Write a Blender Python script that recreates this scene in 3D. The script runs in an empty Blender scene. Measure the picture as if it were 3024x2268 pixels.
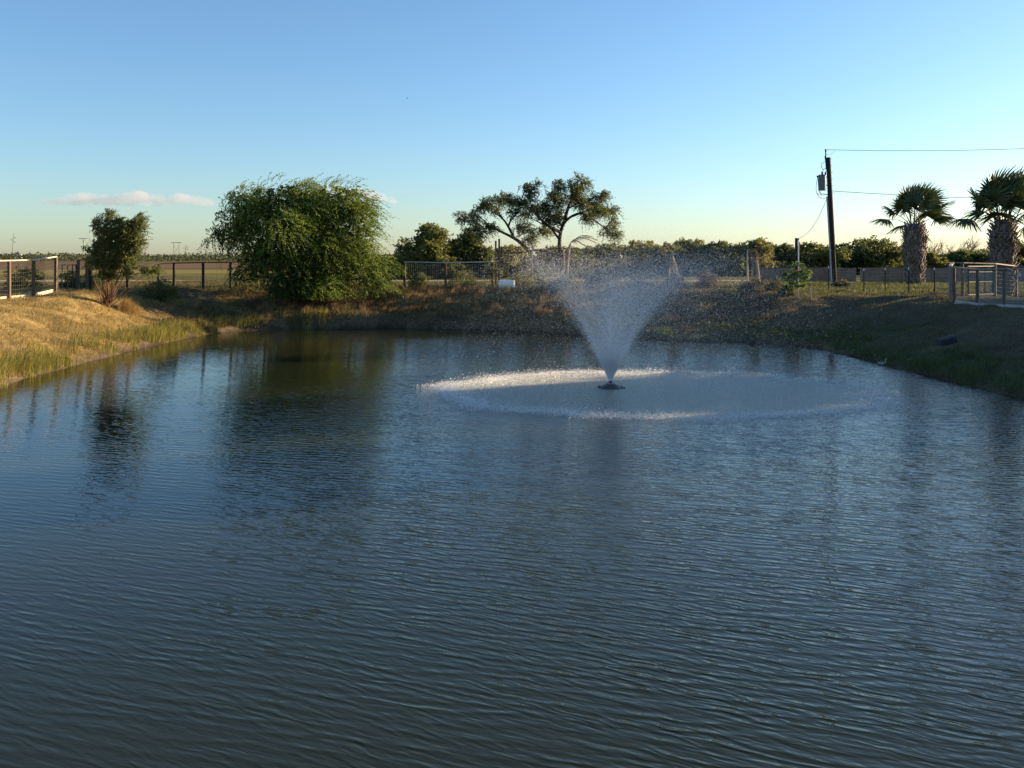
import bpy, math, random
import numpy as np
from mathutils import Vector

# ------------------------------------------------------------------ camera, sky, sun, exposure
SC = bpy.context.scene
COL = SC.collection
FPX, CZ, HOR, CX0 = 2700.0, 3.6, 762.0, 1512.0      # focal length in photo pixels, eye height above the water, horizon row, centre column
cam_d = bpy.data.cameras.new('camera'); cam = bpy.data.objects.new('camera', cam_d); COL.objects.link(cam)
cam.location = (0, 0, CZ); cam.rotation_euler = (math.radians(90), 0, 0)
cam_d.sensor_width = 36; cam_d.lens = 36 * FPX / 3024; cam_d.shift_y = -(1134 - HOR) / 3024
cam_d.clip_start = 0.1; cam_d.clip_end = 30000
SC.camera = cam
SUN_AZ, SUN_EL = math.radians(69), math.radians(12)      # azimuth clockwise from the view direction
wd = bpy.data.worlds.new('World'); SC.world = wd; wd.use_nodes = True
nt = wd.node_tree
for n in list(nt.nodes): nt.nodes.remove(n)
wo = nt.nodes.new('ShaderNodeOutputWorld'); bg = nt.nodes.new('ShaderNodeBackground'); sky = nt.nodes.new('ShaderNodeTexSky')
sky.sky_type = 'NISHITA'; sky.sun_disc = False; sky.sun_elevation = SUN_EL; sky.sun_rotation = SUN_AZ
sky.altitude = 10; sky.air_density = 1.0; sky.dust_density = 0.5; sky.ozone_density = 3.9
bg.inputs['Strength'].default_value = 0.075
nt.links.new(sky.outputs[0], bg.inputs[0]); nt.links.new(bg.outputs[0], wo.inputs[0])
sl = bpy.data.lights.new('sun', 'SUN'); sun = bpy.data.objects.new('sun', sl); COL.objects.link(sun)
sl.energy = 5.0; sl.angle = math.radians(0.53); sl.color = (1.0, 0.76, 0.48)
sdir = Vector((math.sin(SUN_AZ) * math.cos(SUN_EL), math.cos(SUN_AZ) * math.cos(SUN_EL), math.sin(SUN_EL)))
sun.rotation_euler = (-sdir).to_track_quat('-Z', 'Y').to_euler(); sun.location = sdir * 100
vs = SC.view_settings
SC.display_settings.display_device = 'sRGB'
vs.view_transform = 'Standard'; vs.look = 'None'; vs.exposure = 1.65; vs.gamma = 1.0; vs.use_curve_mapping = False
SC.render.engine = 'CYCLES'
cy = SC.cycles
cy.use_denoising = True; cy.max_bounces = 8; cy.diffuse_bounces = 3; cy.glossy_bounces = 3; cy.transmission_bounces = 4
cy.transparent_max_bounces = 12; cy.volume_bounces = 3; cy.caustics_reflective = False; cy.caustics_refractive = False

# ------------------------------------------------------------------ helpers
R0 = np.random.default_rng(7)
def wx(px, d): return (px - CX0) * d / FPX
def wz(py, d): return CZ - (py - HOR) * d / FPX
def P(px, py, d): return np.array((wx(px, d), d, wz(py, d)))
def lerp(a, b, t): return a + (b - a) * t
def sstep(a, b, x): t = np.clip((x - a) / (b - a), 0, 1); return t * t * (3 - 2 * t)
_lat = np.random.default_rng(99).random((256, 256))
def vnoise(x, y, s=1.0, seed=0):
    x = np.asarray(x, float) / s + seed * 17.3; y = np.asarray(y, float) / s + seed * 31.7
    xi = np.floor(x).astype(int); yi = np.floor(y).astype(int); fx = x - xi; fy = y - yi
    fx = fx * fx * (3 - 2 * fx); fy = fy * fy * (3 - 2 * fy)
    g = lambda i, j: _lat[i % 256, j % 256]
    return lerp(lerp(g(xi, yi), g(xi + 1, yi), fx), lerp(g(xi, yi + 1), g(xi + 1, yi + 1), fx), fy)

def tag(o, label=None, cat=None, group=None, kind=None):
    if label: o['label'] = label
    if cat: o['category'] = cat
    if group: o['group'] = group
    if kind: o['kind'] = kind
    return o
def thing(name, label, cat, loc, group=None):
    o = bpy.data.objects.new(name, None); COL.objects.link(o); o.location = tuple(float(v) for v in loc)
    o.empty_display_size = 0.2
    return tag(o, label, cat, group)
def link(name, me, mat, parent=None):
    o = bpy.data.objects.new(name, me); COL.objects.link(o)
    if mat is not None: me.materials.append(mat)
    if parent is not None: o.parent = parent
    return o
def np_mesh(name, V, F, mat, parent=None, col=None, smooth=False):
    V = np.asarray(V, np.float32); F = np.asarray(F, np.int32)
    if parent is not None:
        q = parent; off = np.zeros(3)
        while q is not None: off += np.array(q.location); q = q.parent
        V = V - off.astype(np.float32)
    me = bpy.data.meshes.new(name); k = F.shape[1]
    me.vertices.add(len(V)); me.vertices.foreach_set('co', V.ravel())
    me.loops.add(F.size); me.loops.foreach_set('vertex_index', F.ravel())
    me.polygons.add(len(F)); me.polygons.foreach_set('loop_start', np.arange(0, F.size, k, dtype=np.int32))
    if smooth: me.polygons.foreach_set('use_smooth', np.ones(len(F), bool))
    me.update(calc_edges=True)
    if col is not None:
        a = me.attributes.new('col', 'FLOAT_COLOR', 'POINT')
        c = np.ones((len(V), 4), np.float32); c[:, :3] = col; a.data.foreach_set('color', c.ravel())
    return link(name, me, mat, parent)

class MB:
    """collects shapes (quads and tris) in world coordinates, then builds ONE mesh object"""
    def __init__(s): s.v = []; s.f = []
    def add(s, V, F):
        o = len(s.v); s.v += [tuple(float(c) for c in p) for p in V]; s.f += [tuple(int(i) + o for i in f) for f in F]; return s
    def box(s, c, size, rz=0.0, M=None):
        hx, hy, hz = [q / 2 for q in size]; ca, sa = math.cos(rz), math.sin(rz); V = []
        for sx, sy, sz in ((-1,-1,-1),(1,-1,-1),(1,1,-1),(-1,1,-1),(-1,-1,1),(1,-1,1),(1,1,1),(-1,1,1)):
            x, y, z = sx*hx, sy*hy, sz*hz
            V.append((c[0] + ca*x - sa*y, c[1] + sa*x + ca*y, c[2] + z))
        return s.add(V, [(0,3,2,1),(4,5,6,7),(0,1,5,4),(1,2,6,5),(2,3,7,6),(3,0,4,7)])
    def bar(s, a, b, w, h=None, up=(0,0,1)):
        a = Vector(a); b = Vector(b); h = h or w; d = (b - a).normalized()
        u = Vector(up)
        if abs(d.dot(u)) > 0.98: u = Vector((0, 1, 0))
        r = d.cross(u).normalized(); q = r.cross(d).normalized()
        V = [p + r*(sx*w/2) + q*(sy*h/2) for p in (a, b) for sx, sy in ((-1,-1),(1,-1),(1,1),(-1,1))]
        return s.add(V, [(0,3,2,1),(4,5,6,7),(0,1,5,4),(1,2,6,5),(2,3,7,6),(3,0,4,7)])
    def tube(s, path, rad, n=8, cap=True):
        V, F = tube_np(path, rad, n, cap); return s.add(V, F)
    def lathe(s, c, prof, n=20, axis='z'):
        V = []; F = []
        for (r, h) in prof:
            for i in range(n):
                a = 2*math.pi*i/n
                p = (r*math.cos(a), r*math.sin(a), h) if axis == 'z' else (h, r*math.cos(a), r*math.sin(a))
                V.append((c[0]+p[0], c[1]+p[1], c[2]+p[2]))
        for k in range(len(prof)-1):
            for i in range(n):
                j = (i+1) % n; F.append((k*n+i, k*n+j, (k+1)*n+j, (k+1)*n+i))
        F.append(tuple(range(n-1, -1, -1))); m = (len(prof)-1)*n; F.append(tuple(m+i for i in range(n)))
        return s.add(V, F)
    def build(s, name, mat, parent=None, smooth=False):
        off = Vector((0,0,0)); q = parent
        while q is not None: off += Vector(q.location); q = q.parent
        me = bpy.data.meshes.new(name)
        me.from_pydata([(v[0]-off.x, v[1]-off.y, v[2]-off.z) for v in s.v], [], s.f); me.update()
        if smooth: me.polygons.foreach_set('use_smooth', np.ones(len(me.polygons), bool))
        return link(name, me, mat, parent)
def tube_np(path, rad, n=8, cap=True):
    pts = [Vector([float(c) for c in p]) for p in path]
    rad = [rad]*len(pts) if not hasattr(rad, '__len__') else list(rad)
    V = []; F = []; u = None
    for i, p in enumerate(pts):
        t = (pts[min(i+1, len(pts)-1)] - pts[max(i-1, 0)]).normalized()
        if u is None: u = t.orthogonal().normalized()
        u = (u - t*u.dot(t))
        u = u.normalized() if u.length > 1e-6 else t.orthogonal().normalized()
        w = t.cross(u)
        for k in range(n):
            a = 2*math.pi*k/n; V.append(p + (u*math.cos(a) + w*math.sin(a))*rad[i])
    for i in range(len(pts)-1):
        for k in range(n):
            j = (k+1) % n; F.append((i*n+k, i*n+j, (i+1)*n+j, (i+1)*n+k))
    if cap:
        F.append(tuple(range(n-1, -1, -1))); m = (len(pts)-1)*n; F.append(tuple(m+k for k in range(n)))
    return V, F
def smooth_path(pts, m=4):
    pts = [np.array(p, float) for p in pts]; out = []
    for i in range(len(pts)-1):
        p0 = pts[max(i-1,0)]; p1 = pts[i]; p2 = pts[i+1]; p3 = pts[min(i+2,len(pts)-1)]
        for k in range(m):
            t = k/m
            out.append(0.5*((2*p1)+(-p0+p2)*t+(2*p0-5*p1+4*p2-p3)*t*t+(-p0+3*p1-3*p2+p3)*t**3))
    out.append(pts[-1]); return out

# ------------------------------------------------------------------ materials
def _n(nt, t, **kw):
    n = nt.nodes.new(t)
    for k, v in kw.items():
        if k in n.inputs: n.inputs[k].default_value = v
        else: setattr(n, k, v)
    return n
def mat(name, c, rough=0.8, var=0.25, scale=8.0, metal=0.0, bump=0.0, spec=0.3, bscale=None, stretch=(1,1,1)):
    m = bpy.data.materials.new(name); m.use_nodes = True; t = m.node_tree; b = t.nodes['Principled BSDF']
    b.inputs['Roughness'].default_value = rough; b.inputs['Metallic'].default_value = metal; b.inputs['Specular IOR Level'].default_value = spec
    tc = _n(t, 'ShaderNodeTexCoord'); mp = _n(t, 'ShaderNodeMapping'); mp.inputs['Scale'].default_value = stretch
    t.links.new(tc.outputs['Object'], mp.inputs['Vector'])
    nz = _n(t, 'ShaderNodeTexNoise', Scale=scale, Detail=5.0, Roughness=0.65); t.links.new(mp.outputs[0], nz.inputs['Vector'])
    rp = _n(t, 'ShaderNodeMix', data_type='RGBA')
    rp.inputs[6].default_value = (*[max(0, x*(1-var)) for x in c], 1); rp.inputs[7].default_value = (*[min(1, x*(1+var)) for x in c], 1)
    st = _n(t, 'ShaderNodeMapRange'); st.inputs[1].default_value = 0.3; st.inputs[2].default_value = 0.7
    t.links.new(nz.outputs[0], st.inputs[0]); t.links.new(st.outputs[0], rp.inputs[0]); t.links.new(rp.outputs[2], b.inputs['Base Color'])
    if bump > 0:
        n2 = _n(t, 'ShaderNodeTexNoise', Scale=bscale or scale*3, Detail=4.0); t.links.new(mp.outputs[0], n2.inputs['Vector'])
        bp = _n(t, 'ShaderNodeBump', Strength=1.0, Distance=bump); t.links.new(n2.outputs[0], bp.inputs['Height']); t.links.new(bp.outputs[0], b.inputs['Normal'])
    return m
def leafmat(name, transl=0.42, rough=0.55, tint=(1,1,1)):
    m = bpy.data.materials.new(name); m.use_nodes = True; t = m.node_tree; b = t.nodes['Principled BSDF']; out = t.nodes['Material Output']
    at = _n(t, 'ShaderNodeAttribute', attribute_name='col'); b.inputs['Roughness'].default_value = rough; b.inputs['Specular IOR Level'].default_value = 0.25
    mul = _n(t, 'ShaderNodeMix', data_type='RGBA', blend_type='MULTIPLY'); mul.inputs[0].default_value = 1
    geo = _n(t, 'ShaderNodeNewGeometry'); nz = _n(t, 'ShaderNodeTexNoise', Scale=1.3, Detail=2.0)
    t.links.new(geo.outputs['Position'], nz.inputs['Vector'])
    rp = _n(t, 'ShaderNodeMix', data_type='RGBA'); rp.inputs[6].default_value = (0.7, 0.72, 0.7, 1); rp.inputs[7].default_value = (1.3*tint[0], 1.25*tint[1], 1.2*tint[2], 1)
    t.links.new(nz.outputs[0], rp.inputs[0]); t.links.new(at.outputs['Color'], mul.inputs[6]); t.links.new(rp.outputs[2], mul.inputs[7])
    tr = _n(t, 'ShaderNodeBsdfTranslucent'); mx = _n(t, 'ShaderNodeMixShader'); mx.inputs[0].default_value = transl
    t.links.new(mul.outputs[2], b.inputs['Base Color']); t.links.new(mul.outputs[2], tr.inputs[0])
    t.links.new(b.outputs[0], mx.inputs[1]); t.links.new(tr.outputs[0], mx.inputs[2]); t.links.new(mx.outputs[0], out.inputs[0])
    return m
M = dict(
    leaf=leafmat('leaf'), grass=leafmat('grass_blade', 0.3, 0.6), palm=leafmat('palm_leaf', 0.15, 0.4),
    bark=mat('bark', (0.045, 0.034, 0.027), 0.9, 0.4, 6, bump=0.02), bark_pale=mat('bark_pale', (0.30, 0.24, 0.17), 0.9, 0.3, 10, bump=0.01),
    boot=mat('palm_boot', (0.19, 0.155, 0.135), 0.9, 0.45, 3, bump=0.01),
    wood=mat('weathered_wood', (0.115, 0.078, 0.052), 0.85, 0.35, 4, bump=0.004, stretch=(6,6,1)),
    wood_pale=mat('pale_wood', (0.55, 0.47, 0.36), 0.8, 0.25, 5, bump=0.003, stretch=(1,6,6)),
    wood_grey=mat('grey_wood', (0.23, 0.21, 0.19), 0.85, 0.3, 4, bump=0.003, stretch=(6,6,1)),
    steel_dark=mat('dark_steel', (0.03, 0.03, 0.034), 0.6, 0.3, 10), wire=mat('galvanised_wire', (0.36, 0.35, 0.33), 0.55, 0.2, 10, metal=0.3),
    wire_dull=mat('rusty_wire', (0.10, 0.085, 0.07), 0.8, 0.3, 10), galv=mat('galvanised_pipe', (0.42, 0.42, 0.40), 0.5, 0.2, 6, metal=0.4),
    white=mat('white_plastic', (0.78, 0.76, 0.70), 0.45, 0.08, 6), black=mat('black_plastic', (0.016, 0.017, 0.02), 0.4, 0.3, 12, spec=0.5),
    creo=mat('creosote_pole', (0.035, 0.026, 0.022), 0.9, 0.4, 5, bump=0.006, stretch=(4,4,0.5)),
    trafo=mat('transformer_grey', (0.13, 0.15, 0.17), 0.5, 0.12, 5), concrete=mat('concrete', (0.42, 0.40, 0.37), 0.9, 0.25, 7, bump=0.01),
    screen=mat('brown_screen', (0.23, 0.165, 0.12), 0.9, 0.3, 1.5, bump=0.02, bscale=2),
    tarp=mat('blue_tarp', (0.10, 0.16, 0.30), 0.5, 0.3, 5, bump=0.02), road=mat('caliche', (0.36, 0.30, 0.235), 1.0, 0.25, 0.6, bump=0.03, spec=0.0),
    field=mat('ploughed_soil', (0.150, 0.108, 0.068), 1.0, 0.35, 0.05, bump=0.0, stretch=(0.3,1,1), spec=0.0),
    pasture=mat('pasture', (0.20, 0.175, 0.07), 1.0, 0.4, 0.08, stretch=(0.25,1,1), spec=0.0),
    white_wall=mat('white_wall', (0.7, 0.69, 0.66), 0.8, 0.1, 1), tip=mat('white_paint', (0.75, 0.74, 0.70), 0.6, 0.1, 10),
    feather=mat('grey_feather', (0.42, 0.42, 0.44), 0.75, 0.3, 14), birdm=mat('dark_feather', (0.012, 0.011, 0.012), 0.7, 0.2, 10),
    bill=mat('bill', (0.35, 0.16, 0.04), 0.5, 0.2, 20), rubber=mat('dark_rubber', (0.014, 0.016, 0.022), 0.55, 0.3, 12, spec=0.5),
)

# ------------------------------------------------------------------ the ground
S = 3024 / 2212
shore_disp = [(0,840),(100,805),(200,780),(330,746),(450,722),(520,714),(600,712),(740,710),(850,709),(1000,711),(1100,713),(1250,721),(1400,733),(1500,738),(1600,740),
              (1700,744),(1780,755),(1850,773),(1900,788),(1960,800),(2050,825),(2130,845),(2212,865)]
SH = []
for (u, v) in shore_disp:
    d = FPX * CZ / (v * S - HOR); SH.append((wx(u * S, d), d))
SH += [(14.3,18.5),(14.8,13),(13,8),(9,4.4),(3,2.6),(-4,2.6),(-10,4.6),(-14.5,9),(-16.3,15),(-16,20)]
SH = np.array(SH)
def sdist(x, y):
    """distance to the shoreline, positive on land"""
    x = np.asarray(x, float); y = np.asarray(y, float); sh = x.shape; x = x.ravel(); y = y.ravel()
    dm = np.full(x.shape, 1e9); ins = np.zeros(x.shape, bool); n = len(SH)
    for i in range(n):
        ax, ay = SH[i]; bx, by = SH[(i+1) % n]; ex, ey = bx-ax, by-ay
        t = np.clip(((x-ax)*ex + (y-ay)*ey) / (ex*ex+ey*ey), 0, 1)
        dm = np.minimum(dm, np.hypot(x-ax-t*ex, y-ay-t*ey))
        c = (ay > y) != (by > y)
        with np.errstate(divide='ignore', invalid='ignore'):
            xi = ax + (y-ay) / (by-ay if by != ay else 1e-9) * ex
        ins ^= c & (x < xi)
    return np.where(ins, -dm, dm).reshape(sh)
GZ = 1.8
def H(x, y, s=None):
    x = np.asarray(x, float); y = np.asarray(y, float)
    if s is None: s = sdist(x, y)
    s = s + (vnoise(x, y, 1.1, 3) - 0.5) * 0.35 * sstep(60, 50, np.abs(y))
    far = sstep(34, 42, y) * sstep(8, 2, x) * sstep(-15, -9, x)          # the cut bank across the pond
    right = sstep(3, 10, x) * sstep(6, 14, y)
    lip = lerp(0.18, 0.72, far); lw = lerp(0.35, 0.55, far)
    left = sstep(-6, -12, x) * sstep(58, 48, y)
    width = lerp(lerp(7.0, 4.6, far), 7.5, right); width = lerp(width, 5.4, left)
    top = GZ + 0.10 * left
    a = np.clip(s / lw, 0, 1); q = np.clip((s - lw) / (width - lw), 0, 1)
    q = lerp(q, q * q * (3 - 2 * q), 0.45)
    up = lip * a + (top - lip) * q
    fade = sstep(62, 50, y) * sstep(60, 40, np.abs(x))
    bumps = ((vnoise(x, y, 2.3, 1) - 0.5) * 0.30 + (vnoise(x, y, 0.7, 2) - 0.5) * 0.16) * np.clip(s / 1.0, 0, 1) * fade
    down = np.maximum(s * 0.55, -1.6)
    return np.where(s > 0, lerp(up + bumps, GZ, 1 - sstep(75, 58, y)), down)
def Hs(x, y): return float(H(np.array([x]), np.array([y]))[0])
_dd = np.concatenate([np.arange(8, 70, 0.05), np.arange(70, 400, 0.5)])
def hit(px, py):
    """where the sight line through a photo pixel meets the ground"""
    xs = wx(px, _dd); zs = wz(py, _dd); g = H(xs, _dd); i = int(np.argmax(zs <= np.maximum(g, 0.0)))
    d = _dd[i]; return np.array((wx(px, d), d, max(g[i], 0.0)))
def axis(lo, hi, st, far, grow=1.16):
    a = list(np.arange(lo, hi + 1e-6, st)); q = st; v = hi
    while v < far: q *= grow; v += q; a.append(v)
    q = st; v = lo; b = []
    while v > -far: q *= grow; v -= q; b.append(v)
    return np.array(b[::-1] + a)
gx = axis(-26, 27, 0.24, 9000); gy = axis(0, 60, 0.24, 9000)
GX, GY = np.meshgrid(gx, gy); SD = sdist(GX, GY); HZ = H(GX, GY, SD)
V = np.stack([GX.ravel(), GY.ravel(), HZ.ravel()], 1); nx, ny = len(gx), len(gy)
ii = (np.arange(ny-1)[:, None]*nx + np.arange(nx-1)[None, :]).ravel(); Fq = np.stack([ii, ii+1, ii+nx+1, ii+nx], 1)
straw = np.array((0.30, 0.215, 0.09)); soil = np.array((0.085, 0.066, 0.046)); mud = np.array((0.11, 0.085, 0.055)); green = np.array((0.055, 0.072, 0.026))
def ground_col(x, y, s):
    n1 = vnoise(x, y, 2.0, 5); n2 = vnoise(x, y, 0.5, 6); k = np.clip(n1*0.6 + n2*0.6 - 0.1, 0, 1)[..., None]
    left = (sstep(-4, -9, x) * sstep(47, 40, y))[..., None]; right = sstep(4, 9, x)[..., None] * sstep(50, 40, y)[..., None]
    base = lerp(soil*1.1, straw*0.55, k)
    base = lerp(base, lerp(straw*0.65, straw*1.15, k), left)
    base = lerp(base, lerp(np.array((0.085, 0.072, 0.05)), np.array((0.13, 0.115, 0.07)), k), right)
    flat = sstep(46, 54, y)[..., None]
    base = lerp(base, lerp(np.array((0.15, 0.125, 0.06)), np.array((0.12, 0.125, 0.045)), k), flat)
    base = lerp(mud, base, sstep(0.15, 0.7, s)[..., None])
    return np.where((s < 0)[..., None], mud*0.5, base)
gcol = ground_col(GX, GY, SD).reshape(-1, 3)
def ground_mat():
    m = bpy.data.materials.new('ground'); m.use_nodes = True; t = m.node_tree; b = t.nodes['Principled BSDF']
    b.inputs['Roughness'].default_value = 1.0; b.inputs['Specular IOR Level'].default_value = 0.0
    at = _n(t, 'ShaderNodeAttribute', attribute_name='col'); geo = _n(t, 'ShaderNodeNewGeometry')
    n1 = _n(t, 'ShaderNodeTexNoise', Scale=6.0, Detail=6.0, Roughness=0.7); n2 = _n(t, 'ShaderNodeTexNoise', Scale=0.35, Detail=3.0)
    mul = _n(t, 'ShaderNodeMix', data_type='RGBA', blend_type='MULTIPLY'); mul.inputs[0].default_value = 1
    mr = _n(t, 'ShaderNodeMapRange'); mr.inputs[1].default_value = 0.3; mr.inputs[2].default_value = 0.7; mr.inputs[3].default_value = 0.55; mr.inputs[4].default_value = 1.4
    mr2 = _n(t, 'ShaderNodeMapRange'); mr2.inputs[1].default_value = 0.3; mr2.inputs[2].default_value = 0.7; mr2.inputs[3].default_value = 0.75; mr2.inputs[4].default_value = 1.2
    mm = _n(t, 'ShaderNodeMath', operation='MULTIPLY')
    for n in (n1, n2): t.links.new(geo.outputs['Position'], n.inputs['Vector'])
    t.links.new(n1.outputs[0], mr.inputs[0]); t.links.new(n2.outputs[0], mr2.inputs[0]); t.links.new(mr.outputs[0], mm.inputs[0]); t.links.new(mr2.outputs[0], mm.inputs[1])
    t.links.new(at.outputs['Color'], mul.inputs[6]); t.links.new(mm.outputs[0], mul.inputs[7]); t.links.new(mul.outputs[2], b.inputs['Base Color'])
    bp = _n(t, 'ShaderNodeBump', Strength=1.0, Distance=0.06); t.links.new(n1.outputs[0], bp.inputs['Height']); t.links.new(bp.outputs[0], b.inputs['Normal'])
    return m
g = np_mesh('ground', V, Fq, ground_mat(), None, gcol, smooth=True); tag(g, kind='structure')

def sheet(name, x0, x1, y0, y1, z, m, nx=40, ny=6, wob=0.0, seed=0):
    xs = np.linspace(x0, x1, nx); V = []; F = []
    for j in range(ny):
        t = j/(ny-1); yb = y0 + (y1-y0)*t + (vnoise(xs, xs*0+j*3, (x1-x0)/18, seed)-0.5)*wob
        V += [(x, y, z) for x, y in zip(xs, yb)]
    F = [(j*nx+i, j*nx+i+1, (j+1)*nx+i+1, (j+1)*nx+i) for j in range(ny-1) for i in range(nx-1)]
    o = np_mesh(name, V, F, m); return tag(o, kind='structure')
sheet('dirt_road', -140, 160, 69.5, 74.0, GZ+0.01, M['road'], 120, 4, 0.7, 1)
sheet('pasture_field', -400, 60, 90, 140, GZ+0.012, M['pasture'], 80, 5, 6, 2)
sheet('ploughed_field', -900, 60, 142, 430, GZ+0.016, M['field'], 80, 8, 10, 3)

# ------------------------------------------------------------------ the water
FX, FY = wx(1803, FPX*CZ/(1146-HOR)), FPX*CZ/(1146-HOR)          # the fountain
RCX, RCY, RAX, RAY = FX + 1.27, FY - 0.75, 5.95, 4.25             # where its drops come down
def water_mat():
    m = bpy.data.materials.new('pond_water'); m.use_nodes = True; t = m.node_tree; b = t.nodes['Principled BSDF']; L = t.links.new
    b.inputs['IOR'].default_value = 1.333; b.inputs['Specular IOR Level'].default_value = 0.5; b.inputs['Specular Tint'].default_value = (1.0, 0.93, 0.74, 1)
    geo = _n(t, 'ShaderNodeNewGeometry'); pos = geo.outputs['Position']
    def math_(op, a, c=None, clamp=False):
        n = _n(t, 'ShaderNodeMath', operation=op); n.use_clamp = clamp
        for i, v in enumerate((a, c)):
            if v is None: continue
            if isinstance(v, (int, float)): n.inputs[i].default_value = v
            else: L(v, n.inputs[i])
        return n.outputs[0]
    def mrange(v, a, b_, c, d, smooth=True):
        n = _n(t, 'ShaderNodeMapRange'); n.interpolation_type = 'SMOOTHSTEP' if smooth else 'LINEAR'
        L(v, n.inputs[0])
        for i, q in enumerate((a, b_, c, d)): n.inputs[i+1].default_value = q
        return n.outputs[0]
    def ripple(ang, su, sv, detail=2.0, dist=0.3, rough=0.5):
        mp = _n(t, 'ShaderNodeMapping'); mp.inputs['Rotation'].default_value = (0, 0, ang); mp2 = _n(t, 'ShaderNodeMapping'); mp2.inputs['Scale'].default_value = (su, sv, 1)
        L(pos, mp.inputs['Vector']); L(mp.outputs[0], mp2.inputs['Vector'])
        nz = _n(t, 'ShaderNodeTexNoise', Scale=1.0, Detail=detail, Roughness=rough, Distortion=dist); L(mp2.outputs[0], nz.inputs['Vector'])
        return nz.outputs[0]
    sep = _n(t, 'ShaderNodeSeparateXYZ'); L(pos, sep.inputs[0])
    # ring of falling spray
    ex = math_('DIVIDE', math_('SUBTRACT', sep.outputs[0], RCX), RAX); ey = math_('DIVIDE', math_('SUBTRACT', sep.outputs[1], RCY), RAY)
    rr = math_('SQRT', math_('ADD', math_('MULTIPLY', ex, ex), math_('MULTIPLY', ey, ey)))
    wob = math_('ADD', rr, math_('MULTIPLY', math_('SUBTRACT', ripple(0, 0.8, 0.8, 3), 0.5), 0.25))
    inring = mrange(wob, 0.92, 1.06, 1.0, 0.0)
    near_ring = mrange(rr, 1.0, 2.3, 1.0, 0.0)
    # wind ripples: long crests lying across the view, two crossing trains
    def train(ang, lam, dist, dsc, pw):
        mp = _n(t, 'ShaderNodeMapping'); mp.inputs['Rotation'].default_value = (0, 0, ang); mp2 = _n(t, 'ShaderNodeMapping'); mp2.inputs['Scale'].default_value = (0.42, 1, 1)
        L(pos, mp.inputs['Vector']); L(mp.outputs[0], mp2.inputs['Vector'])
        wv = _n(t, 'ShaderNodeTexWave', wave_type='BANDS', bands_direction='Y', wave_profile='SIN'); L(mp2.outputs[0], wv.inputs['Vector'])
        wv.inputs['Scale'].default_value = 0.314/lam; wv.inputs['Distortion'].default_value = dist; wv.inputs['Detail'].default_value = 2.0; wv.inputs['Detail Scale'].default_value = dsc; wv.inputs['Detail Roughness'].default_value = 0.5
        return math_('POWER', wv.outputs['Fac'], pw)
    a1 = train(math.radians(23), 0.125, 8.0, 1.3, 1.6); a2 = train(math.radians(31), 0.080, 8.0, 1.9, 1.3); a3 = train(math.radians(11), 0.205, 7.0, 1.1, 1.5); a5 = ripple(math.radians(24), 5.0, 16.0, 1.0, 0.3)
    gate_ = mrange(ripple(math.radians(24), 0.9, 2.0, 2.0, 0.4), 0.36, 0.62, 0.25, 1.0); gate2 = mrange(ripple(math.radians(10), 1.3, 2.6, 2.0, 0.4), 0.38, 0.62, 0.1, 1.0)
    a4 = ripple(0.3, 11, 14, 2.0, 0.2)
    patch = ripple(0.2, 0.10, 0.16, 2.0, 0.6)
    calm = mrange(sep.outputs[0], -11.0, 3.0, 0.30, 1.15)                     # sheltered left, open right
    calm = math_('MULTIPLY', calm, mrange(patch, 0.32, 0.68, 0.65, 1.2))
    hgt = math_('ADD', math_('MULTIPLY', math_('MULTIPLY', a1, gate_), 0.0030), math_('MULTIPLY', math_('MULTIPLY', a2, gate2), 0.0016))
    hgt = math_('ADD', hgt, math_('MULTIPLY', a3, 0.0026)); hgt = math_('ADD', hgt, math_('MULTIPLY', a5, 0.0060))
    hgt = math_('MULTIPLY', hgt, calm)
    chop = math_('MULTIPLY', math_('ADD', math_('MULTIPLY', inring, 0.016), math_('MULTIPLY', near_ring, 0.009)), a4)
    hgt = math_('ADD', hgt, chop)
    bp = _n(t, 'ShaderNodeBump', Strength=1.0, Distance=1.0); L(hgt, bp.inputs['Height']); L(bp.outputs[0], b.inputs['Normal'])
    cm = _n(t, 'ShaderNodeMix', data_type='RGBA'); cm.inputs[6].default_value = (0.017, 0.021, 0.008, 1); cm.inputs[7].default_value = (0.22, 0.225, 0.175, 1)
    L(inring, cm.inputs[0]); L(cm.outputs[2], b.inputs['Base Color'])
    L(mrange(inring, 0, 1, 0.03, 0.26, False), b.inputs['Roughness']); L(mrange(inring, 0, 1, 0.5, 0.12, False), b.inputs['Specular IOR Level'])
    return m
SHo = []
c0 = SH.mean(0)
for i in range(len(SH)):
    a = SH[i-1]; b_ = SH[(i+1) % len(SH)]; tn = np.array((b_[1]-a[1], -(b_[0]-a[0]))); tn /= np.linalg.norm(tn)
    if sdist(np.array([SH[i][0]+tn[0]*0.3]), np.array([SH[i][1]+tn[1]*0.3]))[0] < 0: tn = -tn
    SHo.append(SH[i] + tn*0.9)
me = bpy.data.meshes.new('pond_water'); me.from_pydata([(p[0], p[1], 0.0) for p in SHo], [], [tuple(range(len(SHo)))[::-1]]); me.update()
if me.polygons[0].normal.z < 0: me.flip_normals()
w = link('pond_water', me, water_mat()); tag(w, kind='structure')

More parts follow.
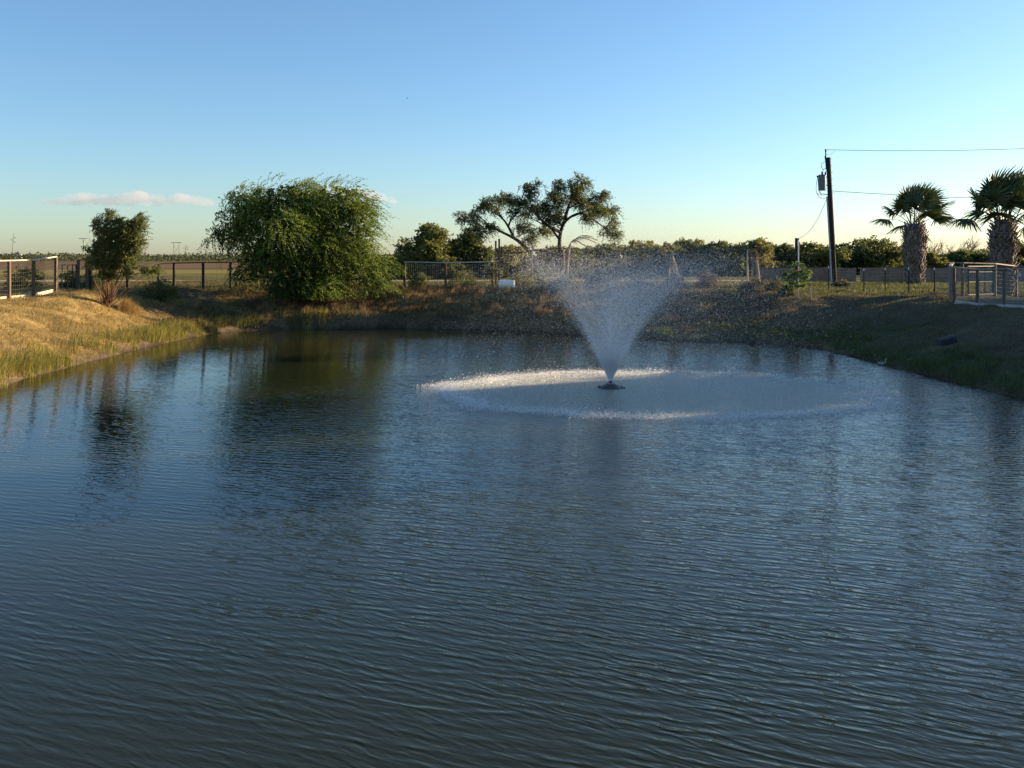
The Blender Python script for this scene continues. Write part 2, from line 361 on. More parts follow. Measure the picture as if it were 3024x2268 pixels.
# ------------------------------------------------------------------ foliage helpers
def unit(a): return a / np.maximum(np.linalg.norm(a, axis=-1, keepdims=True), 1e-9)
def leaf_quads(base, axis_, wid, rng):
    """rhombic leaves: base (N,3), axis (N,3) with length, wid (N,)"""
    n = len(base); r = unit(np.cross(axis_, rng.normal(size=(n, 3)))) * (wid[:, None] * 0.5)
    mid = base + axis_ * 0.45
    V = np.stack([base, mid + r, base + axis_, mid - r], 1).reshape(-1, 3); F = np.arange(4*n).reshape(-1, 4)
    return V, F
def sprays(rng, blobs, n, length, droop, wind, leaf, m, spread=0.7, rho=(0.45, 1.0), out=1.0, up=0.35, cols=((0.05, 0.075, 0.02), (0.09, 0.11, 0.03)), jit=0.2, under=None):
    """leafy twigs: start in the outer part of ellipsoid blobs, run outwards, bend down and downwind"""
    B = np.array(blobs, float); wgt = (B[:, 3]*B[:, 4] + B[:, 3]*B[:, 5] + B[:, 4]*B[:, 5]); wgt /= wgt.sum()
    k = rng.choice(len(B), n, p=wgt); u = unit(rng.normal(size=(n, 3)))
    q = rng.uniform(rho[0], rho[1], n)[:, None]
    st = B[k, :3] + u * B[k, 3:6] * q
    d0 = unit(u * out + np.array((0, 0, up)) + np.array(wind) * 0.5 + rng.normal(size=(n, 3)) * 0.35)
    Ls = length * rng.uniform(0.6, 1.35, n)[:, None, None]
    t = np.linspace(0.12, 1, m)[None, :, None]
    bend = (np.array((0, 0, -droop)) + np.array(wind) * 0.6)[None, None, :]
    p = st[:, None, :] + Ls * (d0[:, None, :] * t + bend * t * t)
    tan = unit(d0[:, None, :] + 2 * bend * t)
    ax = unit(tan + rng.normal(size=(n, m, 3)) * spread) * (leaf[0] * rng.uniform(0.6, 1.35, (n, m, 1)))
    if under is not None:
        keep = (p[..., 2] > under).ravel()
    c0, c1 = np.array(cols[0]), np.array(cols[1])
    mixv = np.clip(rng.normal(0.5, 0.28, (n, 1)) + rng.normal(0, jit, (n, m)), 0, 1)[..., None]
    col = c0 + (c1 - c0) * mixv
    p = p.reshape(-1, 3); ax = ax.reshape(-1, 3); col = col.reshape(-1, 3)
    if under is not None: p, ax, col = p[keep], ax[keep], col[keep]
    V, F = leaf_quads(p, ax, np.full(len(p), leaf[1]) * rng.uniform(0.7, 1.3, len(p)), rng)
    return V, F, np.repeat(col, 4, 0)
def limb_mesh(name, limbs, m, parent, n=7):
    mb = MB()
    for pts, r0, r1 in limbs:
        pp = smooth_path(pts, 4); k = len(pp); mb.tube(pp, [r0 + (r1-r0)*(i/(k-1))**0.8 for i in range(k)], n)
    return mb.build(name, m, parent, smooth=True)
def clump(rng, blobs, n, f=(0.28, 0.45), rho=(0.55, 0.95)):
    """break big ellipsoids into leafy clumps spread over their surface"""
    out = []
    for b in blobs:
        c = np.array(b[:3]); r = np.array(b[3:6])
        for _ in range(n):
            u_ = unit(rng.normal(size=3)); k = rng.uniform(*f); out.append((*(c + u_*r*rng.uniform(*rho)), *(r*k)))
    return out

# ------------------------------------------------------------------ the big drooping tree
def big_tree():
    d = 49.3; q = d / FPX; rng = np.random.default_rng(11)
    bx = wx(655*S, d); bz = Hs(bx, d); root = thing('drooping_tree', 'big dense green tree with drooping feathery branches on the far bank', 'tree', (bx, d, bz))
    def B(u, v, r, rv, dy=0.0, ry=None):
        c = P(u*S, v*S, d + dy); return (c[0], c[1], c[2], r*S*q, (ry or r)*S*q, rv*S*q)
    blobs = [B(545,465,62,60,0.3), B(600,445,75,52,-0.3), B(680,445,75,48,0.5), B(745,440,48,40,0.0), B(770,470,40,45,0.3), B(755,520,60,65,-0.4), B(790,575,50,42,0.2), B(500,505,42,40,0.4),
             B(640,520,95,75,-0.6), B(640,590,80,50,-1.2), B(565,560,50,45,-0.2), B(530,592,30,18,0.3), B(700,600,55,40,-1.0), B(610,625,45,25,-1.5), B(815,600,36,22,0.0), B(700,520,70,70,1.2)]
    limbs = []
    for i, b in enumerate(blobs):
        c = np.array(b[:3]); st = np.array((bx + rng.normal(0, .15), d + rng.normal(0, .15), bz - 0.1))
        md = lerp(st, c, 0.5) + np.array((0, 0, 0.5)); limbs.append(([st, lerp(st, md, .5) + rng.normal(0, .12, 3), md, c], 0.13, 0.03))
    limb_mesh('trunk', limbs, M['bark'], root)
    g1, g2 = (0.062, 0.105, 0.020), (0.21, 0.27, 0.04)
    V1, F1, C1 = sprays(rng, clump(rng, blobs, 8, (.2, .38), (.6, 1.05)), 6200, 0.85, 0.72, (0.5, 0, 0), (0.10, 0.042), 22, 0.75, (0.5, 0.97), 1.0, 0.35, (g1, g2), under=bz + 0.12)
    top = [b for b in blobs if b[2] > bz + 3.4]
    V2, F2, C2 = sprays(rng, top, 480, .85, 0.35, (0.6, 0, 0), (0.095, 0.034), 22, 0.5, (0.85, 1.0), 0.8, 0.9, ((0.05, 0.08, 0.02), g2))
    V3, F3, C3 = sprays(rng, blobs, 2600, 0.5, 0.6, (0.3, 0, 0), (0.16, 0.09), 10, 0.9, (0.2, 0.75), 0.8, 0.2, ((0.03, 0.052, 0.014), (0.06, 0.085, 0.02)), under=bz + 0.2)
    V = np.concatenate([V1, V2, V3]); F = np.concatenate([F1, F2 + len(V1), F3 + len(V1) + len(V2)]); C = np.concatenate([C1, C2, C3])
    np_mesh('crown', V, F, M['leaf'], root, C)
big_tree()

# ------------------------------------------------------------------ the shrub on the left bank
def left_shrub():
    rng = np.random.default_rng(21); b = hit(318, 905); d = b[1]; q = d / FPX
    root = thing('tall_shrub', 'tall upright green shrub with a fan of brown stems on the yellow bank', 'shrub', b)
    z1 = lambda x, y, dy=0.0: P(x/4.148, 600 + y/4.148, d + dy)
    tips = [(1180,200),(1330,110),(1430,190),(1530,210),(1690,160),(1780,230),(1720,420),(1130,330),(1090,420),(1240,330),(1600,300),(1640,560),(1150,620),(1060,590),(1560,760),(1400,560),(1300,500),(1480,420),(1880,800),(1950,830)]
    stems = []
    for k, (x, y) in enumerate(tips):
        dy = rng.uniform(-0.45, 0.45); s0 = b + np.array((rng.normal(-0.05, 0.12), rng.normal(0, .1), -0.05)); e = z1(x, y, dy)
        md = lerp(s0, e, 0.45) + np.array((rng.normal(0, .05), 0, 0.1)); stems.append(([s0, md, e], 0.022, 0.006))
    for k in range(46):
        a = rng.uniform(-0.55, 0.6); s0 = b + np.array((rng.normal(-.02, 0.10), rng.normal(0, .1), -0.05)); L = rng.uniform(0.6, 1.2)
        stems.append(([s0, s0 + np.array((a*0.45*L, rng.normal(0, .1), L*0.5)), s0 + np.array((a*L, rng.normal(0, .2), L))], 0.013, 0.006))
    stems.append(([z1(1240,1310), z1(1190,1230), z1(1100,1110)], 0.012, 0.006)); stems.append(([z1(1215,1290), z1(1200,1150), z1(1165,1020)], 0.014, 0.006))
    limb_mesh('stems', stems, mat('red_brown_stem', (0.16, 0.085, 0.05), 0.9, 0.4, 8), root, 5)
    def B(x, y, r, rv, dy=0.0):
        c = z1(x, y, dy); f = q/4.148; return (c[0], c[1], c[2], r*f, r*f*0.9, rv*f)
    blobs = [B(1160,300,50,110), B(1310,260,60,150), B(1440,300,70,120), B(1560,300,70,110), B(1690,290,75,120), B(1200,520,110,120), B(1350,560,120,150), B(1500,540,120,150), B(1640,480,90,120), B(1420,420,120,110), B(1250,420,90,90), B(1560,420,100,90),
             B(1180,720,110,120), B(1330,800,140,130), B(1480,760,120,130), B(1640,620,60,60), B(1300,900,110,60,-.2), B(1080,590,40,30), B(1850,840,110,50,.2), B(1320,150,25,50), B(1200,210,30,35), B(1700,190,30,50), B(1540,880,60,40)]
    V1, F1, C1 = sprays(rng, clump(rng, blobs, 8, (.3, .5), (.2, 1.05)), 4600, 0.30, 0.2, (0.5, 0, 0), (0.07, 0.032), 16, 0.7, (0.3, 1.0), 0.7, 0.7, ((0.07, 0.10, 0.03), (0.20, 0.215, 0.07)))
    np_mesh('foliage', V1, F1, M['leaf'], root, C1)
left_shrub()

# ------------------------------------------------------------------ the mesquite with open crown
def mesquite():
    rng = np.random.default_rng(5); d = 62.0; q = d / FPX
    z3 = lambda x, y, dy=0.0: P(1140 + x/2.9105, 480 + y/2.9105, d + dy)
    b = z3(1500, 1005); b[2] = Hs(b[0], d); root = thing('mesquite_tree', 'open crowned mesquite with dark crooked limbs, tallest tree beyond the spray', 'tree', b)
    bb = b + np.array((0, 0, -0.1))
    LL = [([bb, z3(1515,800), z3(1490,720), z3(1500,600), z3(1530,520), z3(1600,460), z3(1690,440,-.5), z3(1850,540,-1), z3(1930,610,-1.2)], .20, .03),
          ([z3(1600,460), z3(1750,410,.8), z3(1900,395,1.2), z3(1975,445,1.4)], .10, .02), ([z3(1530,520), z3(1560,400,.3), z3(1600,300,.5), z3(1640,200,.2), z3(1650,130)], .14, .02),
          ([z3(1500,600), z3(1420,560,-.6), z3(1340,500,-1), z3(1280,420,-1.2), z3(1230,300,-1), z3(1290,190,-.8)], .13, .02), ([z3(1490,660), z3(1410,560,.6), z3(1330,520,1.2), z3(1250,480,1.5)], .10, .02),
          ([z3(1500,830), z3(1440,800), z3(1400,765), z3(1300,752,-.3), z3(1200,770,-.5), z3(1050,780,-.8), z3(985,765,-1)], .15, .04),
          ([z3(1230,762,-.4), z3(1170,700,-.4), z3(1100,650,-.6), z3(1000,600,-.6), z3(900,560,-.8), z3(800,580,-1), z3(700,590,-1)], .16, .025),
          ([z3(1100,650,-.6), z3(1050,550), z3(1000,480,.3), z3(930,430,.5), z3(860,380,.5)], .11, .02), ([z3(1050,550), z3(1080,480,-.6), z3(1130,430,-1), z3(1150,350,-1.2)], .08, .02),
          ([z3(1000,480,.3), z3(960,400,.8), z3(1000,330,1)], .06, .015), ([z3(900,560,-.8), z3(820,480,-.4), z3(740,450,0)], .06, .015), ([z3(1560,400), z3(1680,330,.6), z3(1780,300,1)], .07, .015),
          ([z3(1340,500,-1), z3(1420,400,-.6), z3(1470,300,-.4)], .07, .015), ([z3(1170,700), z3(1230,640,.6), z3(1330,610,1.2)], .06, .015), ([z3(800,580,-1), z3(720,520,-1), z3(640,480,-1)], .04, .012)]
    allp = np.array([p for L in LL for p in smooth_path(L[0], 3)[6:]])
    blobs = []
    def B(x, y, r, rv, dy): c = z3(x, y, dy); f = q/2.9105; blobs.append((c[0], c[1], c[2], r*f, r*f*1.0, rv*f))
    for a in [(650,470,45,55,-1),(740,440,55,50,0),(750,530,60,40,-1),(860,370,75,60,.5),(990,320,85,50,1),(940,420,50,30,.3),(1080,330,60,45,-1),(1180,340,75,65,-1),(1220,230,75,45,-.8),(1300,180,30,20,-.8),(1270,430,95,75,.8),(1400,400,90,80,-.6),(1490,300,100,70,-.3),
              (1470,190,50,35,-.3),(1600,220,85,60,.2),(1640,140,45,35,0),(1700,200,40,60,.4),(1640,330,100,70,.5),(1780,340,80,60,1),(1850,290,60,40,1),(1800,430,90,50,.5),(1920,420,70,55,1.3),(1960,510,45,35,0),(1180,570,70,40,.3),(1330,590,90,40,1),(1430,500,80,50,0),
              (880,560,60,35,-.8),(1220,660,60,25,.3),(1890,580,60,35,-1.1),(800,610,50,25,-1),(1720,480,70,40,-.5),(1930,620,70,15,-1.1),(1080,430,50,40,-.8),(700,590,40,20,-1)]: B(*a)
    twigs = []
    for bl in blobs:
        c = np.array(bl[:3])
        for _ in range(7):
            e = c + unit(rng.normal(size=3)) * np.array(bl[3:6]) * 0.9; k = np.argmin(((allp - lerp(c, e, .3))**2).sum(1)); s0 = allp[k]
            twigs.append(([s0, lerp(s0, e, .5) + rng.normal(0, .15, 3), e], .03, .008))
    limb_mesh('trunk', LL, M['bark'], root); tag(limb_mesh('twigs', twigs, M['bark'], root, 4), kind='stuff')
    V1, F1, C1 = sprays(rng, clump(rng, blobs, 10, (.18, .38), (.3, 1.2)), 5000, 0.42, 0.45, (0.45, 0, 0), (0.13, 0.052), 9, 0.8, (0.15, 1.0), 0.7, 0.1, ((0.055, 0.072, 0.026), (0.15, 0.165, 0.055)))
    np_mesh('crown', V1, F1, M['leaf'], root, C1)
mesquite()

# ------------------------------------------------------------------ bushy trees of the treeline
def bushy(name, label, px, top, base_d, wpx, cols, seed, group='trees of the back treeline', cat='tree', n=3000, leaf=(0.24, 0.13), lenf=0.12, nb=13, base_py=None, bare=False):
    rng = np.random.default_rng(seed); d = base_d; q = d/FPX; x = wx(px, d); z = Hs(x, d); ht = wz(top, d) - z; wd_ = wpx*q/2*(1.3 if 80 < d < 106 else 1.0)
    root = thing(name, label, cat, (x, d, z), group); blobs = []
    for i in range(nb):
        a = rng.uniform(-1, 1); hh = rng.uniform(0.28, 0.84) * (1 - 0.22*abs(a)); r = rng.uniform(0.28, 0.45)
        blobs.append((x + a*wd_*0.72, d + rng.uniform(-.5, .5)*wd_, z + ht*hh, wd_*r, wd_*r, ht*rng.uniform(0.16, 0.24)))
    blobs.append((x, d, z + ht*0.80, wd_*0.4, wd_*0.4, ht*0.18)); blobs.append((x, d, z + ht*0.22, wd_*0.85, wd_*0.6, ht*0.2)); blobs += [(x + k_*wd_*.6, d, z + ht*.18, wd_*.5, wd_*.4, ht*.18) for k_ in (-1, 1)]
    limbs = [([(x, d, z-.1), (x + rng.normal(0, .2), d, z + ht*.3), np.array(b[:3])], 0.02*ht, 0.006*ht) for b in blobs]
    if bare:
        limbs += [([np.array(b[:3]), np.array(b[:3]) + rng.normal(0, .25*wd_, 3) + np.array((0.2*wd_, 0, 0.28*ht))], 0.006*ht, 0.002*ht) for b in blobs for _ in range(9)]
    limb_mesh('trunk', limbs, M['bark'], root, 5)
    V1, F1, C1 = sprays(rng, clump(rng, blobs, 6, (.3, .5), (.4, 1.0)), n, lenf*ht, 0.3, (0.35, 0, 0), leaf, 8, 0.9, (0.3, 1.03), 0.8, 0.4, cols, under=z + 0.05)
    np_mesh('crown', V1, F1, M['leaf'], root, C1)
OLV = ((0.07, 0.09, 0.026), (0.19, 0.20, 0.055)); DRK = ((0.054, 0.076, 0.026), (0.145, 0.17, 0.048)); YEL = ((0.09, 0.10, 0.028), (0.25, 0.235, 0.06)); TAN = ((0.09, 0.075, 0.045), (0.16, 0.13, 0.075)); GRY = ((0.06, 0.058, 0.032), (0.13, 0.115, 0.06))
for a in [('olive bush-like tree standing just right of the big drooping tree', 1265, 668, 78, 190, OLV, 1), ('dark bush-like tree behind the pair of tall gate posts', 1380, 690, 80, 160, DRK, 2),
          ('low olive tree under the horizontal mesquite limb', 1500, 728, 84, 170, YEL, 3), ('dark bushy tree under the right half of the mesquite', 1640, 730, 86, 160, DRK, 4),
          ('bushy tree left of the leaning pole tripod, above the spray', 1895, 712, 92, 180, YEL, 5), ('rounded bushy tree just right of the leaning pole tripod', 2055, 706, 95, 160, OLV, 6),
          ('yellow-green bushy tree behind the propped dead trunks', 2200, 708, 92, 190, YEL, 7), ('bushy tree between the propped dead trunks and the short meter post', 2300, 722, 98, 130, DRK, 8),
          ('dark bushy tree behind the short post with the service wire', 2385, 716, 96, 150, OLV, 9), ('low bushy tree directly behind the utility pole', 2470, 722, 100, 120, DRK, 10),
          ('broad rounded olive tree between utility pole and left palm', 2565, 704, 98, 190, OLV, 12), ('dark low tree hidden behind the left palm trunk', 2665, 730, 102, 130, DRK, 13),
          ('yellowish low tree just right of the left palm trunk', 2745, 752, 90, 80, YEL, 14), ('dark bushy tree between the two palms', 2840, 742, 96, 150, DRK, 15),
          ('dark bushy tree behind the right palm trunk', 2925, 735, 98, 140, DRK, 16), ('olive tree at the right edge beyond the right palm', 3020, 715, 92, 130, OLV, 17),
          ('bushy tree half hidden behind the grey-green fan palm shrub', 1780, 724, 90, 150, OLV, 18), ('small dark tree in the gap right of the big drooping tree', 1195, 745, 84, 90, DRK, 19),
          ('low dark tree filling the treeline between tripod and dead trunks', 2120, 716, 90, 120, OLV, 24), ('low dark tree behind the leaning pole tripod', 1975, 722, 90, 110, OLV, 25)]:
    bushy('bushy_tree', *a)
bushy('bare_tree', 'nearly leafless brown tree on the skyline, nearer the left palm', 2780, 712, 112, 110, TAN, 30, n=260, leaf=(0.14, 0.05), bare=True)
bushy('bare_tree', 'nearly leafless brown tree on the skyline, nearer the right palm', 2860, 708, 114, 110, TAN, 31, n=260, leaf=(0.14, 0.05), bare=True)
# low bushes round the yard
for nm, lab, px, top, d, wpx, cols, sd in [
    ('low_bush', 'grey-green scrub bush behind the blue tarp', 2225, 812, 47.5, 110, GRY, 40), ('low_bush', 'grey-green scrub bush left of the young green tree', 2285, 825, 46.5, 60, GRY, 41),
    ('low_bush', 'reddish brown dry bush in the spray right of the tripod', 2085, 800, 50, 70, ((0.09, 0.06, 0.05), (0.17, 0.12, 0.08)), 42), ('low_bush', 'dim scrub bush in the spray left of the tripod', 1900, 808, 52, 110, GRY, 43),
    ('low_bush', 'dark scrub bush in the spray beside the drooping dead palm', 1620, 790, 53, 120, DRK, 44), ('low_bush', 'dark rounded low bush beside the young green tree', 2322, 838, 44.5, 40, DRK, 45),
    ('low_bush', 'weedy green bush under the thin fence at the tall gate posts', 1370, 800, 53, 90, OLV, 46), ('low_bush', 'weedy bush beside the left end of the pipe fence', 1235, 808, 53, 60, OLV, 47),
    ('low_bush', 'low weeds behind the white barrel', 1545, 800, 54, 90, YEL, 48), ('low_bush', 'tan weeds at the foot of the utility pole', 2490, 828, 54.5, 50, TAN, 49),
    ('low_bush', 'dark bush behind the tall shrub on the left bank', 265, 805, 49, 70, DRK, 50), ('low_bush', 'dark weedy bush beside the small black gate', 205, 800, 47.5, 60, OLV, 51),
    ('low_bush', 'dark bush between the shrub and the big drooping tree', 470, 818, 46, 120, DRK, 52), ('low_bush', 'loose bush behind the leftmost fence bay', 60, 790, 46, 130, OLV, 53),
    ('low_bush', 'dim bush in the middle of the spray behind the fountain', 1770, 800, 52, 110, DRK, 54), ('low_bush', 'dull scrub bush behind the pale plank', 1985, 815, 50, 90, GRY, 55)]:
    bushy(nm, lab, px, top, d, wpx, cols, sd, 'low bushes round the yard', 'bush', 420, (0.085, 0.04), 0.22, 7)
# trees standing outside the frame on the right, whose shade falls across the pond
for i, (x, y, h_) in enumerate([(32, 29.3, 7.6), (32, 35.3, 9.6), (33, 41, 5.4)]):
    px = CX0 + x*FPX/y; bushy('bushy_tree', ['middle-sized bushy tree off to the right, nearest the viewer', 'tallest bushy tree off to the right', 'lowest bushy tree off to the right, farthest from the viewer'][i],
          px, HOR + (CZ - GZ - h_)*FPX/y, y, 6.4*FPX/y, OLV, 60+i, 'trees right of the pond', n=2000, leaf=(0.32, 0.20))
# far wood along the horizon
rng = np.random.default_rng(77); n = 26000
yy = rng.uniform(470, 900, n); xx = rng.uniform(-0.64, 0.05, n)*yy; hh = (vnoise(xx, yy*0, 40, 4)*4.2 + vnoise(xx, yy*0, 12, 8)*2.2) * rng.random(n)**0.7
bs = np.stack([xx, yy, GZ + hh], 1); Vw, Fw = leaf_quads(bs, unit(rng.normal(size=(n,3)) + np.array((0,0,.4)))*1.15, np.full(n, .9), rng)
fw = np_mesh('far_wood', Vw, Fw, M['leaf'], None, np.repeat(lerp(np.array((0.035,0.046,0.024)), np.array((0.07,0.075,0.035)), rng.random((n,1))), 4, 0))
tag(fw, 'dark low line of far trees along the left horizon', 'wood', kind='stuff')

# ------------------------------------------------------------------ fan palms
def frond_mesh(rng, o, az, el, L, R, nb, wind, droop, c):
    """one fan leaf: a curved stalk and a pleated fan of strips that bend with the wind"""
    o = np.array(o); dv = np.array((math.cos(az)*math.cos(el), math.sin(az)*math.cos(el), math.sin(el)))
    V = []; F = []; C = []
    side = unit(np.cross(dv, (0, 0, 1.0)) if abs(dv[2]) < .97 else np.array((1.0, 0, 0))); nrm = np.cross(side, dv)
    e1 = o + dv*L*0.55; e2 = o + dv*L + np.array((wind*0.10, 0, -droop*0.22))*L
    for a_, b_, w_ in ((o, e1, .035), (e1, e2, .026)):
        k = len(V); V += [a_+side*w_, a_-side*w_, b_-side*w_*.8, b_+side*w_*.8, a_+nrm*w_, b_+nrm*w_]; F += [(k,k+1,k+2,k+3),(k,k+4,k+5,k+3),(k+1,k+4,k+5,k+2)]; C += [np.array((0.10, 0.095, 0.04))]*6
    ax = unit(e2 - e1)
    for i in range(nb):
        f = (i/(nb-1)*2 - 1); ang = f*math.radians(108); ln = R*(1 - 0.28*abs(f)**1.5)*rng.uniform(.88, 1.1)
        b0 = unit(ax*math.cos(ang) + side*math.sin(ang) + nrm*0.22*math.cos(ang*1.3)); ws = unit(np.cross(b0, nrm))*(R*0.040)
        bd = np.array((wind*0.62, 0, -droop*0.55)); k = len(V); up = nrm*R*0.012*(1 if i % 2 else -1)
        for j, t in enumerate((0.04, 0.4, 0.72, 1.0)):
            p = e2 + b0*ln*t + bd*ln*t*t*rng.uniform(.85, 1.15); w_ = ws*(0.30, 1.0, 0.62, 0.06)[j]
            V += [p - w_ + up, p + w_ - up]; C += [c*rng.uniform(.8, 1.2)]*2
        for j in range(3): F.append((k+2*j, k+2*j+1, k+2*j+3, k+2*j+2))
    return V, F, C
def palm(label, px, base_py, tw, top_py, seed, fr, base=None):
    rng = np.random.default_rng(seed); b = hit(px, base_py) if base is None else base
    d = b[1]; q = d/FPX; root = thing('fan_palm', label, 'palm tree', b, 'fan palms'); ht = (base_py - top_py)*q; r0 = tw*q/2
    prof = [(0, .70), (.1, .74), (.35, .86), (.62, .98), (.82, 1.0), (.94, .86), (1.0, .55)]
    rad = lambda t: r0*float(np.interp(t, [p[0] for p in prof], [p[1] for p in prof]))
    MB().tube([(b[0], d, b[2]-.15 + (ht+.15)*t) for t in np.linspace(0, 1, 14)], [rad(t)*0.86 for t in np.linspace(0, 1, 14)], 16).build('trunk', M['boot'], root, smooth=True)
    V = []; F = []; C = []; rows = int(ht/0.135)
    for i in range(rows):
        t = (i + .5)/rows; na = 17; zz = b[2] + ht*t; r = rad(t)
        for k in range(na):
            a = 2*math.pi*(k + (i % 2)*.5)/na + rng.normal(0, .08); ln = rng.uniform(.18, .38); w_ = rng.uniform(.032, .06); out = rng.uniform(.35, 1.0)
            if rng.random() < .08: continue
            e = np.array((math.cos(a), math.sin(a), 0)); sd = np.array((-math.sin(a), math.cos(a), 0)); o = np.array((b[0], d, zz)) + e*r*.84
            tp = o + e*ln*out*.75 + np.array((0, 0, ln*(1.05 - .4*out))); th = e*.03 + np.array((0,0,-.03)); kx = len(V)
            V += [o - sd*w_*1.2, o + sd*w_*1.2, tp + sd*w_*.55, tp - sd*w_*.55, o - sd*w_*1.2 + th, o + sd*w_*1.2 + th, tp + sd*w_*.55 + th, tp - sd*w_*.55 + th]
            F += [(kx+q_[0], kx+q_[1], kx+q_[2], kx+q_[3]) for q_ in ((0,1,2,3),(4,7,6,5),(0,4,5,1),(1,5,6,2),(2,6,7,3),(3,7,4,0))]
    tag(np_mesh('leaf_bases', V, F, M['boot'], root), kind='stuff')
    top = np.array((b[0], d, b[2] + ht*.97)); gc = np.array((0.060, 0.082, 0.030)); dc = np.array((0.16, 0.115, 0.065))
    for (az, el, L, R, wnd, drp, dead) in fr:
        o = top + np.array((math.cos(math.radians(az))*r0*.35, math.sin(math.radians(az))*r0*.35, -.15*dead))
        Vf, Ff, Cf = frond_mesh(rng, o, math.radians(az), math.radians(el), L, R, 30, wnd, drp, dc if dead else gc*rng.uniform(.8, 1.35))
        np_mesh('frond', Vf, Ff, M['palm'], root, np.array(Cf))
rg = np.random.default_rng(3)
def crown(n, seed, tall):
    r = np.random.default_rng(seed); L = []
    for k in range(n):
        t = (k + .5)/n; el = 87 - 72*t**1.6 + r.normal(0, 5); az = (k*137.5 + r.uniform(-14, 14)) % 360
        L.append((az, el, lerp(1.4, 1.25, t)*tall*r.uniform(.85, 1.1), 1.35*tall*r.uniform(.85, 1.1), r.uniform(.25, .6)*(1 - .4*t), .06 + .80*t, 0))
    for k in range(4): L.append((r.uniform(0, 360), r.uniform(-70, -45), .35*tall, .55*tall, .15, .7, 1))
    return L
palm('bushy-trunked fan palm, left of the two, beyond the steel post fence', 2701, 841, 68, 660, 1, crown(20, 2, 1.15))
palm('bushy-trunked fan palm, right of the two, behind the wooden pen fence', 2963, 869, 76, 655, 2, crown(24, 9, 1.08))
def young_palm():
    d = 50.0; z3 = lambda x, y, dy=0.0: P(1140 + x/2.9105, 480 + y/2.9105, d + dy); b = z3(1565, 1060); b[2] = Hs(b[0], d)
    root = thing('dead_palm', 'thin leaning young palm with brown fronds blown to the right', 'palm tree', b)
    limb_mesh('trunk', [([b - np.array((0, 0, .1)), z3(1562, 900), z3(1570, 780), z3(1585, 695)], .055, .045)], M['bark_pale'], root)
    rng = np.random.default_rng(8)
    for k, pts in enumerate([[(1585,695),(1640,650),(1720,640),(1800,660)], [(1585,695),(1650,640),(1700,625),(1780,640)], [(1585,695),(1630,665),(1680,700),(1740,730)], [(1585,690),(1620,660),(1700,650),(1810,690)], [(1580,700),(1570,720),(1560,760),(1568,800)]]):
        pp = smooth_path([z3(x, y, rng.normal(0, .2)) for x, y in pts], 5); n = len(pp); V = []; F = []; C = []
        Vt, Ft = tube_np(pp, .015, 4); V += [np.array(v) for v in Vt]; C += [np.array((.2, .14, .08))]*len(Vt); F += [f for f in Ft if len(f) == 4]
        for i in range(2, n):
            for s_ in (-1, 1):
                a = pp[i]; e = a + np.array((rng.uniform(.15, .4), s_*rng.uniform(.1, .25), rng.uniform(-.3, -.05))); kx = len(V); V += [a, a + np.array((0, .02, .02)), e, a + np.array((.03, 0, -.02))]; F.append((kx, kx+1, kx+2, kx+3)); C += [np.array((.19, .115, .07))]*4
        np_mesh('frond', V, F, M['palm'], root, np.array(C))
young_palm()
def fan_shrub():
    d = 51.0; rng = np.random.default_rng(14); b = np.array((wx(1778, d), d, 0)); b[2] = Hs(b[0], d); root = thing('fan_palm_shrub', 'low trunkless fan palm just right of the drooping dead palm', 'palm tree', b)
    limb_mesh('trunk', [([b - np.array((0,0,.1)), b + np.array((0, 0, .5))], .25, .2)], M['boot'], root)
    for k in range(26):
        el = rng.uniform(15, 85); V, F, C = frond_mesh(rng, b + np.array((0, 0, .4)), rng.uniform(0, 6.28), math.radians(el), rng.uniform(.6, 1.1), .75, 18, .4, .4, np.array((.035, .052, .02))*rng.uniform(.8, 1.4))
        np_mesh('frond', V, F, M['palm'], root, np.array(C))
fan_shrub()

# ------------------------------------------------------------------ fences
def wire_panel(root, a, b, za, zb, ha, hb, m, hs=9, vstep=0.15, r=0.0025):
    """welded wire between two posts: horizontal and vertical wires"""
    mb = MB(); a = np.array(a); b = np.array(b); L = np.hypot(*(b-a)[:2])
    for k in range(hs):
        t = (k + .3)/hs; mb.bar((a[0], a[1], za + ha*t), (b[0], b[1], zb + hb*t), r*2)
    n = max(2, int(L/vstep))
    for k in range(1, n):
        t = k/n; p = lerp(a, b, t); z = lerp(za, zb, t); h = lerp(ha, hb, t); mb.bar((p[0], p[1], z + .03), (p[0], p[1], z + h), r*2)
    tag(mb.build('wire_panel', m, root), kind='stuff')
def post(root, x, y, z, h, w=.10, m=None, lean=(0, 0), name='post', round_=False):
    mb = MB()
    if round_: mb.tube([(x, y, z-.25), (x + lean[0]*.5, y + lean[1]*.5, z + h*.5), (x + lean[0], y + lean[1], z + h)], w/2, 10)
    else: mb.bar((x, y, z-.25), (x + lean[0], y + lean[1], z + h), w)
    return mb.build(name, m or M['wood'], root)
